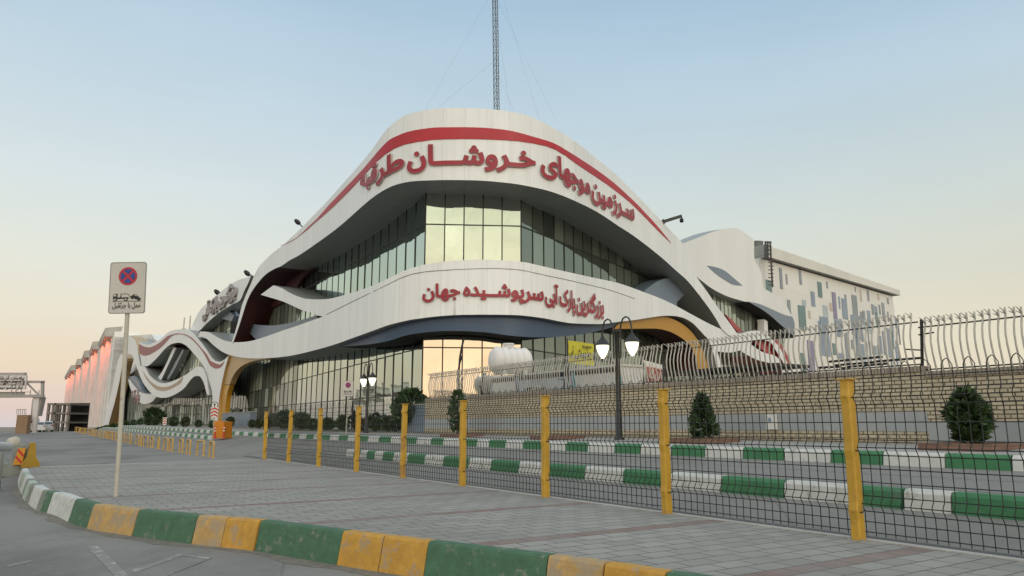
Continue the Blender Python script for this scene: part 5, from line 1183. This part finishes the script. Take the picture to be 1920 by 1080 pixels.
# ================================================================== shrubs
def foliage_mat(name, c0, c1):
    m = bpy.data.materials.new(name); m.use_nodes = True; t, n, l, b = nodes_of(m); ri = n.new('ShaderNodeNewGeometry').outputs['Random Per Island']
    l.new(mixrgb(t, ri, c0, c1), b.inputs['Base Color']); b.inputs['Roughness'].default_value = .55; b.inputs['Specular IOR Level'].default_value = .3; return m
M['leaf_dark'] = foliage_mat('dark_leaves', (.02, .04, .018), (.075, .125, .05)); M['leaf_red'] = foliage_mat('bronze_leaves', (.04, .022, .016), (.10, .055, .03)); M['leaf_olive'] = foliage_mat('olive_leaves', (.03, .045, .015), (.085, .10, .035))
M['bark'] = pmat('bark', (.09, .06, .04), .9, .2, 6)
def leaves(mb, n, w_, h, shape, ls, rng, z0=.06):
    ph = rng.uniform(0, 6)
    for _ in range(n):
        z = rng.random() ** .85; a = rng.uniform(0, 6.283); rr_ = shape(z) * w_ * (.25 + .75 * math.sqrt(rng.random())) * (1 + .16 * math.sin(3 * a + z * 7 + ph) + .13 * math.sin(5 * a - z * 13 + 2 * ph))
        z += rng.gauss(0, .03); c = Vector((rr_ * math.cos(a), rr_ * math.sin(a), z0 + z * h)); k = ls * rng.uniform(.6, 1.35)
        o = Vector((math.cos(a), math.sin(a), rng.uniform(-.2, 1.0))) + Vector((rng.uniform(-.7, .7), rng.uniform(-.7, .7), rng.uniform(-.4, .6))); o.normalize()
        s_ = o.cross(Vector((rng.uniform(-1, 1), rng.uniform(-1, 1), rng.uniform(-1, 1)))).normalized()
        mb.add([c - o * k * .3, c + s_ * k * .33 + o * k * .2, c + o * k, c - s_ * k * .33 + o * k * .2], [(0, 1, 2, 3)])
def make_shrub(name, label, cat, n, w_, h, shape, ls, mat, seed, group=None, stem=.06):
    t = thing(name, label, cat, (0, 0, 0), group); rng = random.Random(seed); mb = MB(); leaves(mb, n, w_, h, shape, ls, rng); mb.build('foliage', M[mat], t, False)
    mb = MB(); mb.tube([(0, 0, -.05), (0, 0, h * .3), (.02, 0, h * .75)], [.035, .025, .01], 6)
    for k in range(9):
        a = k * 2.4; z = h * (.1 + .08 * k); r_ = w_ * shape(min(1, .1 + .08 * k)) * .75; mb.tube([(0, 0, z), (r_ * .5 * math.cos(a), r_ * .5 * math.sin(a), z + h * .06), (r_ * math.cos(a), r_ * math.sin(a), z + h * .16)], [.014, .01, .004], 4)
    mb.build('stem', M['bark'], t, False); return t
bushy = lambda z: (.55 + .9 * z if z < .45 else .955 * (1 - ((z - .45) / .56) ** 1.8) ** .8 + .05)
ball = lambda z: math.sqrt(max(.02, 1 - (2 * z - 1) ** 2)) * .85 + .15 * (1 - z)
cone = lambda z: (1 - z) ** .55 * (1 if z > .12 else .75) + .06
tall = lambda z: min(1, .55 + 1.2 * z) * math.sqrt(max(.03, 1 - max(0, (z - .45) / .55) ** 2))
def site(u, v, d, zoff=0): s = s_at(u, d, v); z = gz(s, d) + zoff; return sd(s, d, z)
def put(o, p, sc=1, rz=None): o.location = p; o.scale = (sc, sc, sc); o.rotation_euler = (0, 0, rnd.uniform(0, 6) if rz is None else rz); return o
sw = lambda u, d: (lambda s: sd(s, d, .855 + (min(d, 17) - 14.2) * .033 + rise(s)))(s_at(u, d, 825))
put(make_shrub('shrub', 'dense rounded green shrub in the brick planter nearest on the right', 'shrub', 1300, .34, .95, bushy, .15, 'leaf_dark', 3), sw(1820, 15.5) + Vector((0, 0, .08)))
put(make_shrub('conifer_shrub', 'narrow pointed conifer in a brick planter right of the street lamp', 'shrub', 1100, .35, 1.12, cone, .13, 'leaf_dark', 4), sw(1319, 15.5) + Vector((0, 0, .08)))
put(make_shrub('conifer_shrub', 'slim dark column conifer near the left end of the brick wall', 'shrub', 700, .35, 1.75, tall, .14, 'leaf_dark', 5), sw(857, 15.6) + Vector((0, 0, .08)))
M['planter_brick'] = brickmat('planter_brick', (.20, .10, .075), (.27, .14, .10), (.14, .11, .09), .2, .07); M['soil'] = pmat('soil', (.06, .045, .03), .95, .3, 5)
def planter(u, d, w_, label):
    p = sw(u, d); t = thing('brick_planter', label, 'planter', p); up = Vector((0, 0, 1)); mb = MB(); h = .14
    for sg in (-1, 1):
        mb.box(p + DX * (sg * (w_ / 2 - .055)) + up * (h / 2 - .02), (.11, w_, h), (DX, DN, up)); mb.box(p + DN * (sg * (w_ / 2 - .055)) + up * (h / 2 - .02), (w_ - .222, .11, h), (DX, DN, up))
    mb.build('brick_edge', M['planter_brick'], t); mb = MB(); mb.box(p + up * .03, (w_ - .2, w_ - .2, .05), (DX, DN, up)); mb.build('soil', M['soil'], t)
planter(1820, 15.5, 1.35, 'low brick edged planter bed around the rounded green shrub'); planter(1319, 15.5, 1.35, 'low brick edged planter bed around the narrow pointed conifer')
planter(1045, 15.5, 1.35, 'low brick edged planter bed without a shrub, left of the street lamp'); planter(866, 15.5, 1.35, 'low brick edged planter bed around the slim dark column conifer')
# hedge of clipped bushes along the glass front
HG = 'clipped bushes along the glass front'
pro = [make_shrub('hedge_bush', 'round dark green bush in the row before the glass front', 'bush', 420, .55, 1.05, ball, .2, 'leaf_dark', 11, HG), make_shrub('hedge_bush', 'olive green bush in the row before the glass front', 'bush', 380, .5, 1.1, tall, .2, 'leaf_olive', 12, HG), make_shrub('hedge_bush', 'bronze leaved bush in the row before the glass front', 'bush', 420, .6, 1.0, ball, .2, 'leaf_red', 13, HG)]
used = set()
for u, wpx, k in [(212, 15, 0), (224, 13, 0), (236, 14, 0), (250, 13, 0), (262, 12, 0), (276, 15, 0), (290, 14, 0), (308, 15, 1), (325, 19, 0), (347, 19, 1), (372, 15, 0), (398, 15, 0), (431, 19, 1), (472, 15, 0), (484, 13, 1), (500, 21, 1), (532, 36, 0), (566, 33, 0), (586, 22, 0), (615, 25, 0), (643, 30, 0), (675, 26, 2), (705, 26, 0), (727, 30, 0), (742, 25, 0)]:
    d = 18.2 if u > 420 else 16.4; p = site(u, 800, d); o = pro[k] if k not in used else dup(pro[k], (0, 0, 0)); used.add(k)
    t_ = p.y / 1.0171; put(o, p, max(.65, wpx * t_ / F / 1.2))
for i, u in enumerate([134, 142, 150, 157, 164, 171, 178, 185, 192, 199]): p = site(u, 800, 15.8); put(dup(pro[i % 2], (0, 0, 0)), p, 1.5 if u < 160 else 1.25)
put(make_shrub('spreading_tree', 'dark spreading evergreen tree by the left end of the brick wall', 'tree', 1300, 1.0, 1.9, ball, .26, 'leaf_dark', 21), site(768, 800, 18.4, .35), 1.0)
put(make_shrub('spreading_tree', 'dark broad tree in front of the distant wave ribbons', 'tree', 1200, 2.3, 3.4, ball, .5, 'leaf_dark', 22), site(287, 800, 17.5), .72)
# grey plinth walls at the foot of the glass
for u0, u1, d, h, lab in [(416, 468, 19.3, 1.55, 'low grey plinth wall at the foot of the glass behind the bushes'), (757, 797, 18.2, 1.55, 'dark grey plinth block closing the left end of the brick wall')]:
    s0, s1 = s_at(u1, d, 790), s_at(u0, d, 790); a = sd(s0, d, gz(s0, d) - .2); t = thing('plinth_wall', lab, 'wall', a); mb = MB(); m_ = (s0 + s1) / 2
    mb.box(sd(m_, d + .3, gz(m_, d) + h / 2 - .1), (s1 - s0, .6, h), (DX, DN, Vector((0, 0, 1)))); mb.build('wall_face', M['slate'], t)
    mb = MB(); mb.box(sd(m_, d + .3, gz(m_, d) + h - .06), (s1 - s0 + .1, .7, .08), (DX, DN, Vector((0, 0, 1)))); mb.build('coping', M['concrete'], t)

# ================================================================== the yard behind the brick wall
UPZ = Vector((0, 0, 1))
M['tank'] = pmat('white_tank_plastic', (.72, .70, .70), .4, .04, 1)
tc_ = atY(957, 676.5, 35.5); tk = thing('water_tank', 'white ribbed horizontal plastic water tank standing on the site cabins', 'tank', tc_ - UPZ * .65)
axv = Vector((.88, .48, 0)).normalized(); pr_ = [(.0, -1.02), (.35, -1.0), (.52, -.93), (.60, -.82)]
for k in range(5): z = -.78 + k * .36; pr_ += [(.62, z), (.655, z + .03), (.655, z + .09), (.62, z + .12), (.62, z + .30)]
pr_ = [p for p in pr_ if p[1] < .85] + [(.60, .84), (.52, .93), (.35, 1.0), (0, 1.02)]
mb = MB(); mb.lathe(tc_, pr_, 28, axis=axv); mb.build('tank_body', M['tank'], tk)
mb = MB(); mb.lathe(tc_ + UPZ * .6 - axv * .1, [(.24, 0), (.24, .14), (.28, .15), (.28, .22), (0, .24)], 18); mb.build('filler_cap', M['tank'], tk)
mb = MB()
for sg in (-1, 1): mb.box(tc_ + axv * (.55 * sg) - UPZ * .58, (.14, 1.0, .22), (axv, Vector((-axv.y, axv.x, 0)), UPZ))
mb.build('saddle', M['pipe'], tk)
M['cab_white'] = cladding('cabin_white', (.58, .58, .58), .9, 0, .3, .2); M['cab_blue'] = cladding('cabin_blue_grey', (.38, .44, .52), .9, 0, .3, .2); M['cyan'] = pmat('cyan_trim', (.05, .27, .36), .5, .1, 2)
CDp, CZ = 21.2, 3.86
def cabin(u0, u1, mat, label, wins=(), trim='cyan', dd=0):
    s0, s1 = s_at(u1, CDp + dd, 700), s_at(u0, CDp + dd, 700); L_ = s1 - s0 - .06; m_ = (s0 + s1) / 2; t = thing('site_cabin', label, 'cabin', sd(m_, CDp + dd + 1.2, 1.1)); ax_ = (DX, DN, UPZ)
    mb = MB(); c = sd(m_, CDp + dd + 1.2, (CZ + 1.1) / 2 - .05)
    P = [c + DX * (i * L_ / 2) + DN * (j * 1.2) + UPZ * (k * (CZ - 1.1) / 2) for k in (-1, 1) for j in (-1, 1) for i in (-1, 1)]; uv = [((i * L_ / 2 + j * 1.2), k * 1.3) for k in (-1, 1) for j in (-1, 1) for i in (-1, 1)]
    mb.add(P, [(0, 2, 3, 1), (4, 5, 7, 6), (0, 1, 5, 4), (2, 6, 7, 3), (0, 4, 6, 2), (1, 3, 7, 5)], 0, uv); mb.build('wall', M[mat], t)
    mb = MB(); mb.box(sd(m_, CDp + dd + 1.2, CZ + .02), (L_ + .12, 2.6, .10), ax_); mb.build('roof', M['pipe'], t)
    mb = MB(); mb.box(sd(m_, CDp + dd - .02, CZ - .16), (L_, .03, .16), ax_); mb.build('fascia', M['mullion'], t)
    for sg in (-1, 1): mb = MB(); mb.box(sd(m_ + sg * (L_ / 2 - .04), CDp + dd - .025, 2.4), (.11, .05, 2.7), ax_); mb.build('corner_post', M[trim], t)
    for u, wd in wins:
        s_ = s_at(u, CDp + dd, 720); mb = MB(); mb.box(sd(s_, CDp + dd - .005, 2.75), (wd, .02, .95), ax_); w2_ = mb.build('window', M['dark'], t); mb = MB()
        for k in range(6): mb.box(sd(s_ - wd / 2 + wd * k / 5, CDp + dd - .035, 2.75), (.035, .03, 1.0), ax_)
        mb.build('window_bars', M['m_white'], w2_)
cabin(921, 970, 'cab_white', 'white site cabin under the water tank behind the railing', trim='w_blue'); cabin(970.5, 1075, 'cab_blue', 'blue grey site cabin with a barred window behind the railing', [(998, .9), (1013, .7)], 'w_blue'); cabin(1075.5, 1165, 'cab_white', 'white site cabin with cyan corner posts next to the lamp pole')
M['banner_y'] = pmat('yellow_banner', (.50, .46, .04), .6, .08, 1); M['banner_r'] = pmat('red_banner', (.36, .12, .11), .6, .15, 1)
def banner(label, px, Y, mats, rows, poles):
    P = [atY(u, v, Y) for u, v in px]; t = thing('banner', label, 'banner', Vector((P[0].x, Y, 1.2))); mb = MB(); n = 6; pts = []
    for j in range(n + 1):
        for i in range(n + 1): f, g_ = i / n, j / n; p = (P[0] * (1 - f) + P[1] * f) * (1 - g_) + (P[3] * (1 - f) + P[2] * f) * g_; pts.append(p + Vector((0, .05 * math.sin(i * 1.7 + j), 0)))
    k = n + 1; q = [(j * k + i, j * k + i + 1, (j + 1) * k + i + 1, (j + 1) * k + i) for j in range(n) for i in range(n)]
    mb.add(pts, q, smooth=True); mb.add([p + Vector((0, .02, 0)) for p in pts], q, smooth=True); cl = mb.build('cloth', M[mats], t)
    for s_, u0, u1, v, hgt, mt in rows: mb = MB(); a, b = atY(u0, v, Y - .09), atY(u1, v + (u1 - u0) * .05, Y - .09); flat_text(mb, s_, a, (b - a).normalized(), UPZ, (b - a).length, hgt, 0, .02); mb.build('lettering', M[mt], cl)
    for u, v0 in poles: mb = MB(); a = atY(u, v0, Y + .06); mb.bar(Vector((a.x, a.y, 1.1)), a, .07); mb.build('banner_pole', M['black'], t)
banner('yellow banner with dark Persian lettering above the site cabins', [(1065, 638), (1113, 645), (1113.5, 686), (1066.5, 680)], 33.5, 'banner_y', [("پذیرش", 1078, 1108, 668, .5, 'ink'), ("مجموعه", 1092, 1109, 652, .26, 'ink'), ("آبی", 1068, 1076, 664, .45, 'ink')], [(1064, 635), (1114.5, 640)])
banner('dull red and white banner board left of the dark canopy', [(1207, 675), (1241, 684), (1243, 718), (1209, 718)], 29.5, 'm_white', [], [(1206, 673), (1243, 680)])
banner('faded red poster sheet hung on the white banner board', [(1212.5, 687), (1241, 692), (1242, 716), (1213, 716)], 29.35, 'banner_r', [("بزرگ", 1217, 1238, 708, .42, 'plate_grey')], [])
# low dark canopy with lattice panels, and stacked dark steel
cs0, cs1 = s_at(1462, 20.5, 690), s_at(1257, 20.5, 690)
cy = thing('shade_canopy', 'long low black canopy frame with pale lattice panels behind the railing', 'canopy', sd((cs0 + cs1) / 2, 20.5, 1.1)); ax_ = (DX, DN, UPZ); L_ = cs1 - cs0; m_ = (cs0 + cs1) / 2
mb = MB(); mb.box(sd(m_, 21.2, 3.30), (L_, 1.8, .10), ax_); mb.build('roof', M['black'], cy)
for k in range(6): mb = MB(); mb.box(sd(cs0 + .1 + (L_ - .2) * k / 5, 20.5, 2.2), (.09, .09, 2.2), ax_); mb.build('post', M['black'], cy)
M['lattice'] = pmat('pale_lattice', (.34, .345, .31), .6, .15, 2)
for k in range(5):
    a, b = cs0 + .1 + (L_ - .2) * k / 5, cs0 + .1 + (L_ - .2) * (k + 1) / 5; mb = MB()
    for i in range(9): mb.box(sd(a + (b - a) * (i + .5) / 9, 20.55, 2.35), (.03, .03, 1.3), ax_)
    for z in (1.75, 2.0, 2.25, 2.5, 2.75, 2.98): mb.box(sd((a + b) / 2, 20.52, z), (b - a - .1, .03, .03), ax_)
    mb.build('lattice_panel', M['lattice'], cy)
mb = MB(); mb.box(sd(m_, 22.0, 2.2), (L_, .08, 1.9), ax_); mb.build('rear_panel', M['w_grey'], cy)
sk_ = thing('steel_stack', 'stack of dark steel beams lying behind the railing before the slit window block', 'steel', sd(s_at(1625, 19, 680), 19, 1.2)); 
for u0, u1, v0, v1, d in [(1553, 1654, 678.5, 669, 19), (1640, 1728, 678, 671, 19.4), (1534, 1575, 689.5, 687.5, 18.6), (1566, 1640, 685, 679, 19.2), (1590, 1665, 688, 681.5, 18.8), (1575, 1592, 691, 689, 18.9)]:
    ra, rb_ = s_at(u0, d, v0), s_at(u1, d, v1); a = sd(ra, d, 0); b = sd(rb_, d, 0); a.z = CAMZ + ray(u0, v0).z * a.y / ray(u0, v0).y; b.z = CAMZ + ray(u1, v1).z * b.y / ray(u1, v1).y
    mb = MB(); mb.bar(a, b, .07, .055); mb.build('beam', M['black'], sk_)
for u in (1580, 1640, 1700): s_ = s_at(u, 19.1, 685); mb = MB(); mb.box(sd(s_, 19.1, 1.75), (.08, .3, 1.5), ax_); mb.build('trestle', M['w_grey'], sk_)
# pale utility box on the wall, and a sagging cable
bx = sd(s_at(1451, WD, 785), WD - .1, 1.45); t = thing('utility_box', 'pale utility box fixed to the grey stone band of the wall', 'box', bx); mb = MB(); mb.box(bx, (.26, .14, .40), ax_); mb.build('body', M['m_white'], t); mb = MB(); mb.box(bx - DN * .075 + UPZ * .05, (.08, .02, .1), ax_); mb.build('emblem', M['w_blue'], t)
cb_ = MB(); cb_.tube([atY(u, v, 41.0) for u, v in [(870, 634), (866, 650), (862, 672), (860.5, 695), (861, 720), (863, 746), (864, 780)]], .055, 6); tag(cb_.build('hanging_cable', M['black']), 'thick black cable hanging down before the lit corner glass', 'cable')

# ================================================================== roof mast and floodlights
M['mast'] = pmat('mast_steel', (.13, .14, .155), .5, .15, 2, metal=.3)
MY = 64.0; mt_ = thing('lattice_mast', 'tall thin guyed lattice radio mast rising from the roof', 'mast', Vector((atY(935.5, 200, MY).x, MY, 15.9)))
mz1 = atY(931, -90, MY).z; bx0 = atY(936, 205, MY).x; bx1 = atY(931.5, -90, MY).x; mb = MB(); ht = mz1 - 15.9
tri = [(-.22, -.1), (.25, -.16), (.06, .28)]
leg = lambda k, f: Vector((bx0 + (bx1 - bx0) * (f * ht / (mz1 - atY(936, 205, MY).z)) + tri[k][0], MY + tri[k][1], 15.9 + ht * f))
for k in range(3): mb.tube([leg(k, i / 8) for i in range(9)], .042, 5)
mb.build('leg_frame', M['mast'], mt_); mb = MB(); nb_ = 46
for i in range(nb_):
    for k in range(3): mb.bar(leg(k, i / nb_), leg((k + 1) % 3, (i + 1) / nb_), .028); mb.bar(leg(k, i / nb_), leg((k + 1) % 3, i / nb_), .024)
mb.build('bracing', M['mast'], mt_)
for f, u, v, y in [(.86, 795, 210, 70), (.86, 1046, 232, 72), (.62, 812, 209, 56), (.62, 963, 208, 60), (.86, 957, 207, 58), (.97, 1010, 222, 80)]:
    mb = MB(); mb.tube([leg(0, f), atY(u, v, y)], .005, 4, caps=False); mb.build('guy_wire', M['mast'], mt_)
def flood(u, v, plan, hu, hv, label):
    q, z = plan.hit(u, v); a = plan.P(q, z - .2, -.3); t = thing('floodlight', label, 'floodlight', a); r_ = ray(hu, hv); h = Vector((r_.x, r_.y, r_.z)) * (a.y / r_.y) + Vector((0, 0, CAMZ)); sz = a.y * .009
    mb = MB(); mb.tube([a, a.lerp(h, .6), h], sz * .12, 6); mb.build('bracket', M['mast'], t)
    ax2 = Vector((.62, 0, -.55)).normalized(); mb = MB(); mb.lathe(h, [(0, -sz * .55), (sz * .22, -sz * .5), (sz * .36, -sz * .1), (sz * .34, sz * .3), (sz * .2, sz * .55), (0, sz * .6)], 10, axis=ax2); mb.build('lamp_head', M['black'], t)
flood(567, 426, PU, 557.5, 416, 'black floodlight on the upper left edge of the white wave')
flood(474, 517, PU, 463, 512, 'black floodlight where the text band meets the corner block')
flood(413, 552, PM, 407, 548, 'small black floodlight on the lettered band of the wing')
q, z = PU.hit(1243, 417); a = PU.P(q, z - .3, -.4); t = thing('lamp_arm', 'black bracket arm with hanging lamp on the right edge of the roof', 'lamp', a); b = atY(1278, 405, a.y)
mb = MB(); mb.bar(a, atY(1246, 414, a.y), .35); mb.bar(atY(1244, 415.5, a.y), b, .22); mb.build('arm', M['black'], t); mb = MB(); mb.bar(b, atY(1278, 411, a.y), .08); mb.lathe(atY(1278, 413, a.y), [(0, -.22), (.16, -.15), (.16, .12), (0, .2)], 8); mb.build('hanging_lamp', M['black'], t)
for i, (u, v0) in enumerate([(321, 595), (331, 592)]): 
    q, z = PU.hit(u, 617); p = PU.P(q, z, -2); tp = Vector((p.x, p.y, CAMZ + ray(u, v0).z * p.y / ray(u, v0).y)); mb = MB(); mb.tube([p, tp], .12, 5); tag(mb.build('roof_aerial', M['pipe']), ['thin pale aerial on the wing roof, left of the pair', 'thin pale aerial on the wing roof, right of the pair'][i], 'aerial')
